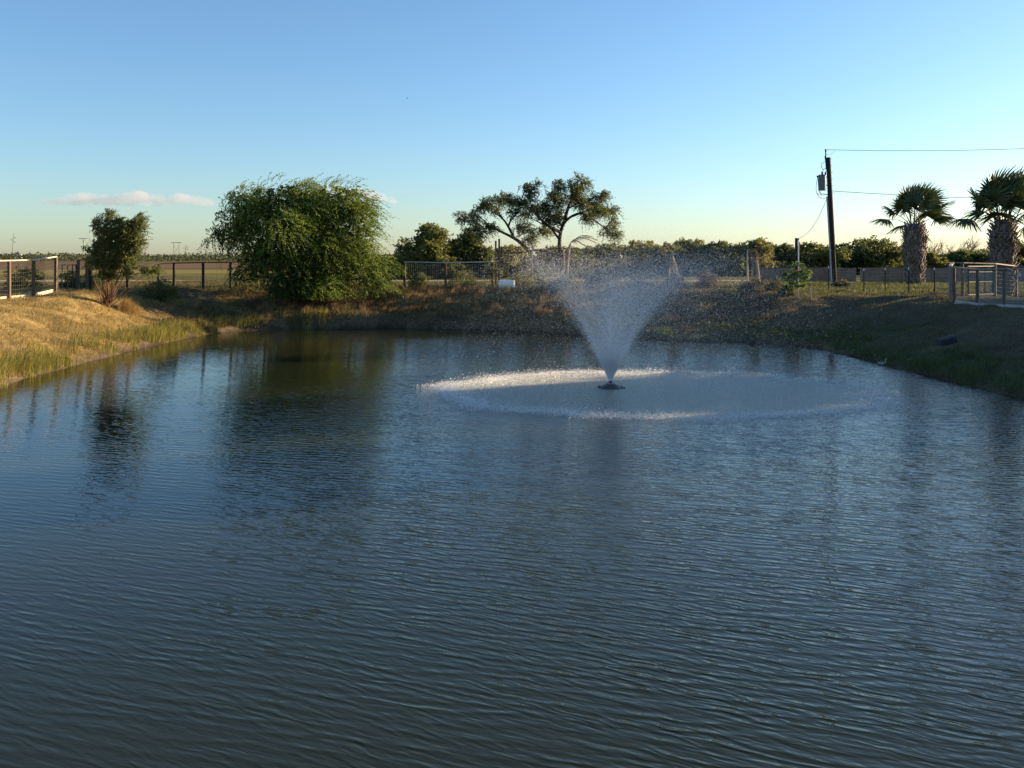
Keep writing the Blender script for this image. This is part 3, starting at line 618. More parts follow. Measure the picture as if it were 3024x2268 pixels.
def fence(name, label, pts, h, post_m, rail_m=None, w=.10, rail=(.10, .05), bottom=None, wires=True, hs=9, vstep=.15, round_=False, posts=None, wr=.0025):
    p0 = pts[0]; z0 = [Hs(p[0], p[1]) for p in pts]; root = thing(name, label, 'fence', (p0[0], p0[1], z0[0])); rr = np.random.default_rng(len(pts))
    for i, p in enumerate(pts): post(root, p[0], p[1], z0[i], h, w, post_m, (rr.normal(0, .02), 0), round_=round_)
    for i in range(len(pts)-1):
        a, b = pts[i], pts[i+1]; dv = np.array((b[0]-a[0], b[1]-a[1])); dv /= np.hypot(*dv); nn = np.array((dv[1], -dv[0]));  nn = nn if nn[1] < 0 else -nn
        if rail_m is not None: MB().bar((a[0], a[1], z0[i]+h+rail[1]/2+.002), (b[0], b[1], z0[i+1]+h+rail[1]/2+.002), rail[0], rail[1]).build('top_rail', rail_m, root)
        if bottom is not None:
            o = nn*(w/2 + .03); MB().bar((a[0]+o[0], a[1]+o[1], z0[i]+.07), (b[0]+o[0], b[1]+o[1], z0[i+1]+.07), .05, .14).build('bottom_board', bottom, root)
        if wires: wire_panel(root, (a[0], a[1]), (b[0], b[1]), z0[i], z0[i+1], h*.97, h*.97, M['wire'] if wr > .0035 else M['wire_dull'], hs, vstep, wr)
    return root
def atd(px, d): return (wx(px, d), d)
FXL = -20.9
def atx(px): dd = FXL*FPX/(px - CX0); return (FXL, dd)
L1 = [atx(-110), atx(-45), atx(27), atx(99), atx(164)]
fence('board_fence', 'wooden post fence with pale top board and wire, at the left edge', L1, 1.60, M['wood'], M['wood_pale'], .11, (.16, .045), M['wood_pale'])
fence('corner_fence', 'short wire fence bay between the small black gate and the shrub', [atx(231), atx(257)], 1.60, M['wood'], M['wood'], .11, (.12, .045))
fence('dark_rail_fence', 'dark rail fence running behind the shrub to the big drooping tree', [(FXL+.02, atx(257)[1]+.3), (FXL+.3, 49), (FXL+1.0, 51.5), atd(514, 52), atd(600, 52), atd(681, 52.5), atd(780, 53), atd(900, 53), atd(1030, 53), atd(1150, 53)], 1.50, M['creo'], M['creo'], .12, (.12, .06), hs=4, vstep=.5)
fence('pipe_fence', 'wire fence with pale pipe rail, between drooping tree and tall posts', [atd(1193, 52.8), atd(1317, 52.6), atd(1453, 52.4)], 1.50, M['wood'], M['galv'], .13, (.06, .06), hs=10, vstep=.11, wr=.004)
# small black gate
def gate(label, a, b, h, m, mids=(.5,), cols=(.5,), name='metal_gate'):
    za = Hs(*a); root = thing(name, label, 'gate', (a[0], a[1], za)); A = lambda t, hh: (lerp(a[0], b[0], t), lerp(a[1], b[1], t), za + .08 + (h-.08)*hh)
    f = MB()
    for (p, q) in ((A(.03, 0), A(.03, 1)), (A(.97, 0), A(.97, 1))): f.bar(p, q, .05)
    for (p, q) in ((A(0, 1), A(1, 1)), (A(0, 0), A(1, 0))): f.bar(p, q, .05)
    f.build('gate_frame', m, root)
    for t in mids: MB().bar(A(.03, t), A(.97, t), .035).build('rail', m, root)
    for t in cols: MB().bar(A(t, 0), A(t, 1), .035).build('bar', m, root)
    for k in (.3, .6): MB().box(A(.0, k), (.06, .06, .10)).build('hinge', m, root)
gate('small black metal gate between two posts left of the shrub', (FXL, atx(167)[1]+.05), (FXL, atx(228)[1]-.05), 1.25, M['steel_dark'], (.74,), (.52, .25, .78))
# two tall gate posts
for k, (px, top, w_) in enumerate([(1464, 712, .10), (1474, 706, .11)]):
    d = 52.0; x = wx(px, d); z = Hs(x, d); h = wz(top, d) - z; root = thing('tall_post', ['left of two tall wooden gate posts beside the white barrel', 'right of two tall wooden gate posts beside the white barrel'][k], 'post', (x, d, z), 'tall gate posts')
    post(root, x, d + .15*k, z, h, w_, M['wood'], name='shaft'); MB().box((x, d + .15*k, z + h + .012), (w_+.02, w_+.02, .02)).build('cap', M['wood_grey'], root)
d = 55.0; x = wx(1573, d); z = Hs(x, d); root = thing('thin_post', 'thin pale sunlit post under the mesquite', 'post', (x, d, z)); post(root, x, d, z, wz(729, d)-z, .07, M['wood_pale'], name='shaft'); MB().box((x, d, wz(729, d)+.02), (.08, .08, .03)).build('cap', M['wood'], root)
# wooden pen on the right
pf = [hit(2818, 894), hit(2887, 902), hit(2965, 906.5), hit(3060, 913)]
FR = [(p[0], p[1]) for p in pf]; pr = fence('pen_fence', 'wooden pen fence with grey top rail and wire, front side, right edge', FR, 1.46, M['wood'], M['wood_grey'], .13, (.14, .05), hs=16, vstep=.08, round_=True, wr=.004)
bk = [hit(2806, 873), hit(2843, 874), hit(2938, 874), hit(3001, 876), hit(3090, 877)]
fence('pen_fence', 'wooden pen fence seen through the front wire, back side of the pen', [(p[0], p[1]) for p in bk], 1.46, M['wood'], M['wood_grey'], .13, (.12, .05), hs=8, vstep=.2, round_=True)
fence('pen_fence', 'short wooden side of the pen joining its front and back corners', [(FR[0][0]-.05, FR[0][1]+.25), (bk[0][0], bk[0][1]-.25)], 1.46, M['wood_grey'], M['wood_grey'], .10, (.12, .05), hs=10, vstep=.15)
gate('dark metal gate in the back side of the wooden pen', (bk[1][0]+.15, bk[1][1]-.12), (bk[2][0]-.12, bk[2][1]-.12), 1.35, M['steel_dark'], (.45, .8), (.33, .66))
def kerb():
    c = thing('concrete_kerb', 'pale concrete strip along the foot of the front pen fence', 'kerb', (FR[0][0], FR[0][1]-.1, Hs(*FR[0])))
    for i in range(3):
        a, b = FR[i], FR[i+1]; n = 2
        for k in range(n):
            p, q = lerp(np.array(a), np.array(b), k/n), lerp(np.array(a), np.array(b), (k+.985)/n); MB().bar((p[0], p[1]-.18, Hs(*p)+.03), (q[0], q[1]-.18, Hs(*q)+.03), .22, .14).build('kerb_stone', M['concrete'], c)
kerb()
d = bk[3][1] - .12; sx = wx(3010, d); sz = wz(810.5, d); root = thing('blank_sign', 'small square white sign hung on the back pen fence', 'sign', (sx, d, sz)); MB().box((sx, d, sz), (.18, .012, .18)).build('plate', M['tip'], root)
mbx = MB(); [mbx.box((sx + a*.09, d - .004, sz), (.012, .02, .19)) for a in (-1, 1)]; mbx.build('frame', M['wood_grey'], root)
# steel T-posts with wire
tp = [hit(2447, 855), hit(2551, 865), hit(2614, 864), hit(2683.5, 865), hit(2759.5, 866), hit(2803, 872)]
root = thing('steel_post_fence', 'row of dark steel posts with white tips in front of the left palm', 'fence', tp[0])
for i, p in enumerate(tp[:-1]):
    z = p[2]; mb = MB(); mb.box((p[0], p[1], z + .45), (.05, .012, 1.4)); mb.box((p[0], p[1] + .026, z + .45), (.012, .04, 1.4)); po = mb.build('post', M['steel_dark'], root); 
    mt = MB(); mt.box((p[0], p[1] - .001, z + 1.21), (.056, .016, .13)); mt.box((p[0], p[1] + .026, z + 1.21), (.018, .05, .13)); mt.build('painted_tip', M['tip'], po)
for i in range(len(tp)-1): wire_panel(root, tp[i][:2], tp[i+1][:2], tp[i][2], tp[i+1][2], 1.15, 1.15, M['wire'], 7, .25)
# brown screen fence at the back of the yard
SX = [2235, 2300, 2350, 2400, 2470, 2528, 2543, 2633, 2720, 2800, 2880, 2960, 3050, 3150]
z = GZ; root = thing('screen_fence', 'low brown screen fence along the treeline behind the palms', 'fence', (wx(SX[0], 67), 67, z))
for i, px in enumerate(SX): post(root, wx(px, 67), 67 + .08, z, 1.12, .07, M['wood_grey'])
for i in range(len(SX)-1):
    if SX[i] == 2528: continue
    x0, x1 = wx(SX[i], 67), wx(SX[i+1], 67); n = 9; V = []; rr = np.random.default_rng(i)
    for j in range(n):
        t = j/(n-1); bow = .05*math.sin(t*9 + i) ; V += [(lerp(x0+.03, x1-.03, t), 67 + bow + y_, z + zz) for y_ in (0, .02) for zz in (.02, 1.08 + .03*math.sin(i*2 + t*3))]
    F = []
    for j in range(n-1):
        a = j*4; b = a + 4; F += [(a, b, b+1, a+1), (a+2, a+3, b+3, b+2), (a+1, b+1, b+3, a+3), (a, a+2, b+2, b)]
    F += [(0, 1, 3, 2), ((n-1)*4, (n-1)*4+2, (n-1)*4+3, (n-1)*4+1)]
    MB().add(V, F).build('screen_panel', M['screen'], root)

# ------------------------------------------------------------------ utility pole
def utility_pole():
    b = hit(2464, 849); d = b[1]; q = d/FPX; u = lambda px, py, dy=0.0: P(px, py, d + dy)
    root = thing('utility_pole', 'dark leaning utility pole with grey transformer, left of the palms', 'utility pole', b)
    top = u(2446, 465); MB().tube([b - np.array((0, 0, .4)), lerp(b, top, .5), top], [.19, .165, .135], 14).build('pole', M['creo'], root, smooth=True)
    mb = MB(); mb.tube([u(2440, 500), u(2438.5, 470), u(2438.5, 447)], .035, 8); br = mb.build('top_bracket', M['steel_dark'], root)
    MB().lathe(u(2438.5, 443), [(.03, -.10), (.07, -.08), (.045, -.04), (.07, 0), (.04, .05)], 10).build('insulator', M['trafo'], br)
    mb = MB(); mb.tube([u(2439, 482), u(2437, 468), u(2436.5, 460)], .03, 6); mb.tube([u(2437, 476), u(2446, 484)], .025, 6); mb.build('cutout_switch', M['steel_dark'], root)
    c = u(2428, 540, -.12); r = 11.2*q; hh = 45*q
    tr = MB().lathe((c[0], c[1], c[2]), [(r*.96, -hh/2), (r, -hh/2+.02), (r, hh/2-.05), (r*1.06, hh/2-.05), (r*1.06, hh/2-.01), (r*.8, hh/2+.03), (r*.2, hh/2+.05)], 24).build('transformer', M['trafo'], root)
    MB().lathe((c[0]+.0, c[1], c[2] + hh/2 + .04), [(.03, 0), (.075, .02), (.04, .05), (.075, .08), (.04, .11), (.065, .14), (.03, .2)], 10).build('bushing', M['steel_dark'], tr)
    MB().lathe((c[0]+.22, c[1]+.05, c[2] + hh/2 + .02), [(.025, 0), (.06, .02), (.035, .06), (.06, .10), (.03, .2)], 10).build('arrester', M['steel_dark'], tr)
    for py in (523, 547): MB().bar(u(2436, py, -.05), u(2450, py, 0), .07, .05).build('mounting_arm', M['steel_dark'], tr)
    MB().box(u(2414.5, 521, -.12), (.10, .08, .10)).build('terminal', M['steel_dark'], tr)
    for k, pts in enumerate([[(2414,522),(2410,560),(2416,573),(2430,576),(2446,573)], [(2415,522),(2418,560),(2426,575),(2440,575),(2447,575)], [(2420,556),(2424,570),(2436,573),(2447,576)], [(2412,570),(2420,582),(2434,586),(2444,582)], [(2436,478),(2426,484),(2427,494),(2431,502)], [(2431,505),(2434,498),(2439,500),(2440,508)]]):
        MB().tube(smooth_path([u(x, y, -.1) for x, y in pts], 5), .014, 5).build('jumper_wire', M['steel_dark'], root)
    MB().tube([u(2442, 580, -.2), u(2449, 700, -.21), u(2456.5, 838, -.22)], .045, 8).build('conduit', mat('grey_conduit', (.38, .39, .40), .5, .1, 5), root)
    mb = MB()
    for k in range(6): mb.box(u(2449 + k*1.2, 469 + k*20 , 0), (.34, .02, .02))
    tag(mb.build('bolts', M['steel_dark'], root), kind='stuff')
    return u, q
u, q = utility_pole()
def wire(label, a, b, sag, r=.013):
    a = np.array(a); b = np.array(b); pts = [lerp(a, b, t) - np.array((0, 0, sag*4*t*(1-t))) for t in np.linspace(0, 1, 28)]
    o = MB().tube(pts, r, 5).build('power_line', M['steel_dark']); tag(o, label, 'wire')
wire('upper power line running right from the top of the utility pole', u(2440, 442), u(3560, 404), .35, .014)
wire('lower power line passing behind the palms from mid pole', u(2457, 564, .1), u(3500, 588, 3.0), .25, .016)
sp = P(2353, 703, 52.0); wire('sagging service wire from the pole down to the short post', u(2443, 582, -.1), (sp[0]+.06, sp[1], sp[2]-.02), .55, .014)
wire('thin short tap wire hanging below the upper power line', u(2439, 456), u(2466, 446), .10, .008)
z = Hs(sp[0], 52.0); root = thing('meter_post', 'short dark post with pale conduit behind the young green tree', 'post', (sp[0], 52.0, z))
post(root, sp[0]-.03, 52.0, z, sp[2]-z, .12, M['creo'], name='shaft'); MB().tube([(sp[0]+.075, 51.95, z), (sp[0]+.075, 51.95, sp[2]-.1)], .035, 8).build('conduit', M['white'], root); MB().lathe((sp[0]+.075, 51.95, sp[2]-.1), [(.035, 0), (.06, .03), (.05, .08), (.02, .1)], 8).build('weather_head', M['trafo'], root)
# far transmission poles
def far_pole(label, px, top, d, kind, lean=0.0):
    x = wx(px, d); z = GZ; h = wz(top, d) - z; s_ = d/FPX; root = thing('transmission_pole', label, 'utility pole', (x, d, z), 'far transmission poles'); m = M['wood_grey']
    if kind == 'H':
        w_ = 16*s_
        for k in (-1, 1): MB().tube([(x + k*w_/2, d, z), (x + k*w_/2, d, z + h)], [.32, .24], 8).build('pole', m, root)
        MB().bar((x - w_, d, z + h*.97), (x + w_, d, z + h*.97), .5).build('crossarm', m, root)
        mb = MB(); mb.bar((x - w_/2, d-.3, z + h*.35), (x + w_/2, d-.3, z + h*.8), .22); mb.bar((x + w_/2, d+.3, z + h*.35), (x - w_/2, d+.3, z + h*.8), .22); mb.build('brace', m, root)
    elif kind == 'T':
        MB().tube([(x, d, z), (x, d, z + h)], [.4, .3], 8).build('pole', m, root); MB().bar((x - 13*s_, d, z + h*.98), (x + 13*s_, d, z + h*.98), .5).build('crossarm', m, root)
        mb = MB(); mb.bar((x - 6*s_, d, z+h*.97), (x, d, z+h*.8), .2); mb.bar((x + 6*s_, d, z+h*.97), (x, d, z+h*.8), .2); mb.build('brace', m, root)
    else:
        MB().tube([(x, d, z), (x + lean*s_, d, z + h)], [.4, .26], 8).build('pole', m, root)
        for k, (sg, t) in enumerate(((1, .84), (-1, .76), (1, .68))):
            xx = x + lean*s_*t; MB().bar((xx, d, z + h*t), (xx + sg*7*s_, d, z + h*t + .4), .3).build('arm', m, root); MB().lathe((xx + sg*6*s_, d, z + h*t - .9), [(.15, 0), (.3, .2), (.2, .5), (.3, .8), (.15, 1.1)], 8).build('insulator', M['trafo'], root)
far_pole('single far transmission pole above the fence at the left edge', 36, 690, 900, 'S', 4)
far_pole('far T-shaped transmission pole just left of the shrub', 246, 703, 950, 'T')
far_pole('far transmission pole just right of the shrub', 431, 712, 950, 'S')
far_pole('farther thin transmission pole close to the shrub, right side', 427, 724, 1200, 'S')
far_pole('far H-frame transmission pole between shrub and drooping tree', 521, 715, 950, 'H')
far_pole('far single pole just right of the H-frame pole', 548, 722, 1000, 'S', 1)
far_pole('small far pole seen under the left side of the drooping tree', 636, 738, 1300, 'S')
x = wx(54, 700); root = thing('far_house', 'tiny white building on the far left horizon', 'building', (x, 700, GZ)); MB().box((x, 700, GZ + 2.4), (4.5, 4.5, 4.8)).build('wall', M['white_wall'], root); MB().add([(x-2.7,697.3,GZ+4.81),(x+2.7,697.3,GZ+4.81),(x+2.7,702.7,GZ+4.81),(x-2.7,702.7,GZ+4.81),(x,700,GZ+6)], [(0,1,4),(1,2,4),(2,3,4),(3,0,4),(0,3,2,1)]).build('roof', M['trafo'], root)

# ------------------------------------------------------------------ things lying about
def barrel():
    d = 51.0; c = P(1496, 842.5, d); r = 12.6*d/FPX; L = 44*d/FPX; z = Hs(c[0], d); root = thing('white_barrel', 'white plastic barrel lying on its side on the far bank', 'barrel', (c[0], d, z)); cz = z + r
    MB().lathe((c[0]-L/2, d, cz), [(r*.93, 0), (r, .03), (r, L*.3), (r*1.03, L*.32), (r*1.03, L*.35), (r, L*.37), (r, L*.63), (r*1.03, L*.65), (r*1.03, L*.68), (r, L*.70), (r, L-.03), (r*.94, L)], 28, 'x').build('body', M['white'], root, smooth=False).rotation_euler = (0, 0, 0)
    MB().lathe((c[0]+L/2+.001, d, cz), [(r*.97, 0), (r*.97, .025), (r*.88, .025), (r*.86, .008), (r*.1, .008)], 28, 'x').build('lid', M['white'], root); MB().lathe((c[0]+L/2+.01, d-.05, cz+r*.5), [(.03, 0), (.03, .03)], 10, 'x').build('bung', M['trafo'], root)
    root.rotation_euler = (0, 0, math.radians(-14))
barrel()
def sapling():
    b = hit(2359, 882); d = b[1]; q = d/FPX; rng = np.random.default_rng(4); root = thing('young_tree', 'small bright green leafy young tree with pale trunk on the right bank crest', 'tree', b)
    t5 = lambda x, y, dy=0.0: P(2140 + x/6.506, 700 + y/6.506, d + dy)
    limb_mesh('trunk', [([b - np.array((0, 0, .1)), t5(1405, 980), t5(1400, 800), t5(1420, 520)], .032, .012)], M['bark_pale'], root)
    V = []; F = []; C = []; st = []
    for k in range(130):
        x, y = rng.uniform(1090, 1660), rng.uniform(480, 950)
        w_ = np.interp(y, [470, 560, 680, 800, 950], [90, 170, 290, 270, 120])
        if abs(x - 1400) > w_: continue
        e = t5(x, y, rng.uniform(-.45, .45)*w_/290); s0 = t5(1405 + rng.normal(0, 6), max(500, y - rng.uniform(-60, 140)))
        st.append(([s0, lerp(s0, e, .5) + np.array((0, 0, .06)), e], .007, .004))
        c = np.array((.095, .15, .028))*rng.uniform(.7, 1.5)
        for j in range(9):
            a = 2*math.pi*j/9; ax = np.array((math.cos(a), math.sin(a)*.8, rng.uniform(-1.1, .3)))*rng.uniform(.10, .17); r_ = unit(np.cross(ax, rng.normal(0, 1, 3)))*.045; kx = len(V); V += [e, e + ax*.5 + r_, e + ax, e + ax*.5 - r_]; F.append((kx, kx+1, kx+2, kx+3)); C += [c]*4
    limb_mesh('stalks', st, M['grass_st'] if 'grass_st' in M else M['bark_pale'], root, 4); np_mesh('foliage', V, F, M['leaf'], root, np.array(C))
    b = hit(2394, 884); root = thing('pruned_stump', 'small bare pruned sapling just right of the young green tree', 'tree', b); d = b[1]
    limb_mesh('trunk', [([b - np.array((0,0,.1)), t5(1650, 1060), t5(1640, 1030)], .035, .03)], M['bark_pale'], root)
    for pts in [[(1645,1060),(1600,1050),(1570,1020)], [(1645,1060),(1690,1050),(1720,1030)], [(1640,1030),(1660,980),(1690,920)], [(1640,1035),(1610,980),(1600,930)], [(1645,1050),(1650,990),(1640,940)], [(1640,1040),(1670,1000),(1720,980)]]:
        limb_mesh('branch', [([t5(x, y, rng.normal(0, .03)) for x, y in pts], .016, .006)], M['bark_pale'], root, 5)
sapling()
def tripod():
    d = 50.0; t4 = lambda x, y, dy=0.0: P(1840 + x/3.687, 680 + y/3.687, d + dy); b = t4(520, 560); b[2] = Hs(b[0], d); g_ = b[2]
    root = thing('pole_tripod', 'tepee of pale poles with a dark stick rising from its top, in the spray', 'tripod', b)
    for pts, r in [([(495, 620, -.2), (500, 520, -.1), (520, 250, 0)], .045), ([(560, 620, .5), (545, 330, .1), (525, 235, 0)], .035), ([(640, 620, -.5), (575, 370, -.1), (520, 250, 0)], .035), ([(600, 620, .3), (560, 330, 0), (530, 240, 0)], .03)]:
        MB().tube([t4(*p) for p in pts], r, 7).build('pole', M['bark_pale'], root)
    MB().tube([t4(530, 262), t4(478, 190), t4(445, 130)], [.06, .07, .03], 7).build('dark_stick', M['bark'], root); MB().bar(t4(515, 255), t4(570, 258), .09).build('lashing', M['wood_pale'], root)
    d = 49.0; b = P(1840 + 1450/3.687, 836, d); b[2] = Hs(b[0], d); root = thing('propped_dead_tree', 'propped dead trunks and stakes beside the grey-green scrub', 'dead tree', b)
    for pts, r0, r1, m in [([(1475, 590), (1462, 430), (1447, 290)], .12, .07, M['bark_pale']), ([(1355, 590), (1354, 410), (1357, 215)], .05, .045, M['wood_pale']), ([(1430, 440), (1400, 380), (1368, 320)], .04, .04, M['wood']), ([(1418, 560), (1412, 400), (1405, 280)], .07, .05, M['wood_grey'])]:
        MB().tube([t4(x, y) for x, y in pts], [r0, (r0+r1)/2, r1], 8).build('trunk', m, root)
    fr_ = []; rng = np.random.default_rng(2)
    V = []; F = []; C = []
    for k in range(60):
        a = t4(rng.uniform(1365, 1460), rng.uniform(205, 260), rng.normal(0, .1)); e = a + np.array((rng.uniform(.0, .3), rng.normal(0, .1), rng.uniform(-.6, -.1))); kx = len(V); V += [a, a + np.array((.04, 0, 0)), e, a + np.array((-.02, .03, 0))]; F.append((kx, kx+1, kx+2, kx+3)); C += [np.array((.13, .095, .06))]*4
    np_mesh('dead_fronds', V, F, M['palm'], root, np.array(C))
tripod()
def tarp():
    b = hit(2208, 857); rng = np.random.default_rng(1); n = 14; V = []; F = []
    for j in range(n):
        for i in range(n):
            s_, t = i/(n-1)*2-1, j/(n-1)*2-1; r = max(abs(s_), abs(t)); h = .30*(1-r**2.2) + (.10*vnoise(i, j, 2.2, 5) + .05*vnoise(i, j, 1.0, 7))*(1-r**3)
            V.append((b[0] + s_*.46 + rng.normal(0, .02), b[1] + .25 + t*.3 + rng.normal(0, .02), b[2] - .03 + h))
    F = [(j*n+i, j*n+i+1, (j+1)*n+i+1, (j+1)*n+i) for j in range(n-1) for i in range(n-1)]
    o = np_mesh('blue_tarp', V, F, M['tarp']); tag(o, 'crumpled blue tarp heap on the bank crest beside the scrub bush', 'tarp')
    for k, (pa, pb, lab) in enumerate([((1872, 850.5), (1908, 853), 'pale sunlit plank lying on the bank crest behind the spray'), ((1936, 850.5), (1952, 851), 'short pale board end right of the longer plank')]):
        a, c = hit(pa[0], pa[1]+2), hit(pb[0], pb[1]+2); o = MB().bar(a + np.array((0, 0, .08)), (c[0], a[1]+.2, a[2] + .09), .16, .06).build('plank', M['wood_pale']); tag(o, lab, 'plank')
tarp()
def ribbed_block():
    b = hit(2803, 1019); d = b[1]; q = d/FPX; root = thing('ribbed_block', 'dark ribbed rubber block lying on the grassy right bank', 'rubber block', b); w_ = 53*q; hh = 27*q
    V = []; F = []; n = 10; prof = [(0, 0), (.04, .50), (.30, .62), (.55, .74), (.78, .84), (.90, .80), (1.0, .45), (1.0, 0)]
    mb = MB(); pts = [(b[0] - w_/2 + p[0]*w_, p[1]*hh) for p in prof]
    for k, y_ in enumerate((-.02, .34)): V += [(x, b[1] + y_, b[2] - .03 + z_ + .02*k) for x, z_ in pts]
    m_ = len(pts); F = [tuple(range(m_)), tuple(range(2*m_-1, m_-1, -1))] + [(i+1, i, m_+i, m_+i+1) for i in range(m_-1)] + [(0, m_-1, 2*m_-1, m_)]
    mb.add(V, F).build('body', M['rubber'], root)
    for k in range(4):
        x = b[0] - w_/2 + w_*(.12 + .2*k); z_ = b[2] - .03 + hh*(.62 + .115*k); MB().box((x + .03, b[1] + .16, z_), (w_*.22, .40, .05)).build('rib', M['trafo'] if False else mat('rib_rubber', (.05, .055, .065), .6, .3, 10), root)  # ribs on top get a lighter, bluer tone than the body
ribbed_block()
def duck():
    b = hit(2604, 1078); d = b[1]; b[2] = max(b[2], 0); L = 27*d/FPX; root = thing('grey_duck', 'pale grey duck with upright neck at the water edge of the right bank', 'duck', b)
    sp_ = [(-.50, .34, .01, .01), (-.42, .30, .05, .03), (-.25, .24, .14, .11), (0, .22, .20, .17), (.22, .23, .17, .16), (.36, .30, .10, .10), (.40, .42, .055, .055), (.41, .56, .045, .045), (.43, .66, .055, .06), (.48, .70, .055, .06), (.53, .69, .03, .03)]
    V = []; F = []; n = 12
    for i, (x, z_, ry, rz) in enumerate(sp_):
        a0 = sp_[max(i-1, 0)]; a1 = sp_[min(i+1, len(sp_)-1)]; t = np.array((a1[0]-a0[0], a1[1]-a0[1])); t /= np.hypot(*t); nn = (-t[1], t[0])
        for k in range(n):
            a = 2*math.pi*k/n; V.append((b[0] + (x + nn[0]*math.sin(a)*rz)*L, b[1] + math.cos(a)*ry*L, b[2] - .02 + (z_ + nn[1]*math.sin(a)*rz)*L))
    for i in range(len(sp_)-1): F += [(i*n+k, i*n+(k+1) % n, (i+1)*n+(k+1) % n, (i+1)*n+k) for k in range(n)]
    F += [tuple(range(n-1, -1, -1)), tuple((len(sp_)-1)*n + k for k in range(n))]
    MB().add(V, F).build('body', M['feather'], root, smooth=True)
    MB().add([(b[0]+.52*L, b[1]-.02*L, b[2]-.02+.70*L), (b[0]+.52*L, b[1]+.02*L, b[2]-.02+.70*L), (b[0]+.64*L, b[1]+.025*L, b[2]-.02+.665*L), (b[0]+.64*L, b[1]-.025*L, b[2]-.02+.665*L), (b[0]+.52*L, b[1], b[2]-.02+.66*L)], [(0,1,2,3),(0,3,4),(1,4,2),(3,2,4),(0,4,1)]).build('bill', M['bill'], root)
    for s_ in (-1, 1):
        Vw = [(b[0]+(x)*L, b[1]+s_*(y_)*L, b[2]-.02+z_*L) for x, y_, z_ in ((.20,.185,.30),(.05,.215,.34),(-.20,.16,.36),(-.44,.04,.36),(-.25,.155,.24),(.0,.215,.18),(.18,.19,.2))]
        MB().add(Vw, [(0,1,2,4,5,6),(2,3,4)]).build('wing', M['feather'], root)
    if b[2] > .02:
        for s_ in (-1, 1): MB().tube([(b[0]+.02, b[1]+s_*.04, b[2]-.02), (b[0]+.01, b[1]+s_*.04, b[2]+.08)], .006, 5).build('leg', M['bill'], root)
duck()
def bird(label, px, py, d, span):
    c = P(px, py, d); root = thing('flying_bird', label, 'bird', c, 'birds in the sky'); s_ = span
    MB().tube(smooth_path([c + np.array((-.32, 0, -.03))*s_, c + np.array((-.1, 0, 0))*s_, c + np.array((.12, 0, .02))*s_, c + np.array((.26, 0, .05))*s_], 3), [s_*r for r in (.012, .03, .05, .065, .07, .075, .07, .06, .045, .02)], 8).build('body', M['birdm'], root, smooth=True)
    for k in (-1, 1):
        MB().add([c + np.array(v)*s_ for v in ((.10, k*.04, .04), (-.12, k*.04, .03), (-.10, k*.30, .14), (-.22, k*.55, .10), (.02, k*.30, .16), (.11, k*.2, .10), (0, k*.2, .085))], [(0,6,5),(1,2,6),(2,4,5,6),(2,3,4),(0,1,6)]).build('wing', M['birdm'], root)
bird('dark bird flying high in the blue sky left of centre', 1203, 290, 45, .16); bird('tiny bird low in the sky right of the drooping tree', 1191, 576, 90, .16)

# ------------------------------------------------------------------ fountain
def fountain():
    root = thing('floating_fountain', 'black floating fountain with a round float, source of the spray', 'fountain', (FX, FY, 0))
    r = .30; fl = MB().lathe((FX, FY, -.06), [(r*.6, 0), (r*.95, .03), (r, .08), (r*.95, .11), (r*.72, .125), (r*.70, .15), (r*.45, .165)], 28).build('float', M['black'], root)
    MB().lathe((FX, FY, .105), [(.15, 0), (.15, .02), (.12, .035), (.05, .04)], 20).build('float_ring', M['trafo'], root)
    MB().lathe((FX, FY, .144), [(.045, 0), (.045, .05), (.03, .07)], 14).build('nozzle', M['black'], root)
    MB().box((FX - .30, FY, .03), (.10, .06, .06)).build('mooring_lug', M['black'], root)
    MB().box((FX + .29, FY, .03), (.08, .06, .06)).build('mooring_lug', M['black'], root)
    x = FX + .375; root2 = thing('mooring_float', 'tiny dark mooring float on the water just right of the fountain', 'float', (x, FY - .04, 0)); MB().lathe((x, FY - .04, -.02), [(.015, 0), (.035, .015), (.035, .04), (.012, .055)], 10).build('body', M['black'], root2); MB().bar((x-.09, FY-.03, .005), (x-.02, FY-.035, .005), .012).build('rope', M['black'], root2)
fountain()
def drop_mat():
    m = bpy.data.materials.new('water_drop'); m.use_nodes = True; t = m.node_tree; b = t.nodes['Principled BSDF']; out = t.nodes['Material Output']
    b.inputs['Base Color'].default_value = (.86, .88, .90, 1); b.inputs['Roughness'].default_value = .12; b.inputs['IOR'].default_value = 1.333
    geo = _n(t, 'ShaderNodeNewGeometry'); nz = _n(t, 'ShaderNodeTexNoise', Scale=30.0); t.links.new(geo.outputs['Position'], nz.inputs['Vector'])
    mr = _n(t, 'ShaderNodeMapRange'); mr.inputs[3].default_value = .8; mr.inputs[4].default_value = .97; t.links.new(nz.outputs[0], mr.inputs[0])
    cc = _n(t, 'ShaderNodeCombineColor'); [t.links.new(mr.outputs[0], cc.inputs[k]) for k in range(3)]; t.links.new(cc.outputs[0], b.inputs['Base Color'])
    tr = _n(t, 'ShaderNodeBsdfTranslucent'); t.links.new(cc.outputs[0], tr.inputs[0]); mx = _n(t, 'ShaderNodeMixShader'); mx.inputs[0].default_value = .5
    t.links.new(b.outputs[0], mx.inputs[1]); t.links.new(tr.outputs[0], mx.inputs[2]); t.links.new(mx.outputs[0], out.inputs[0]); return m
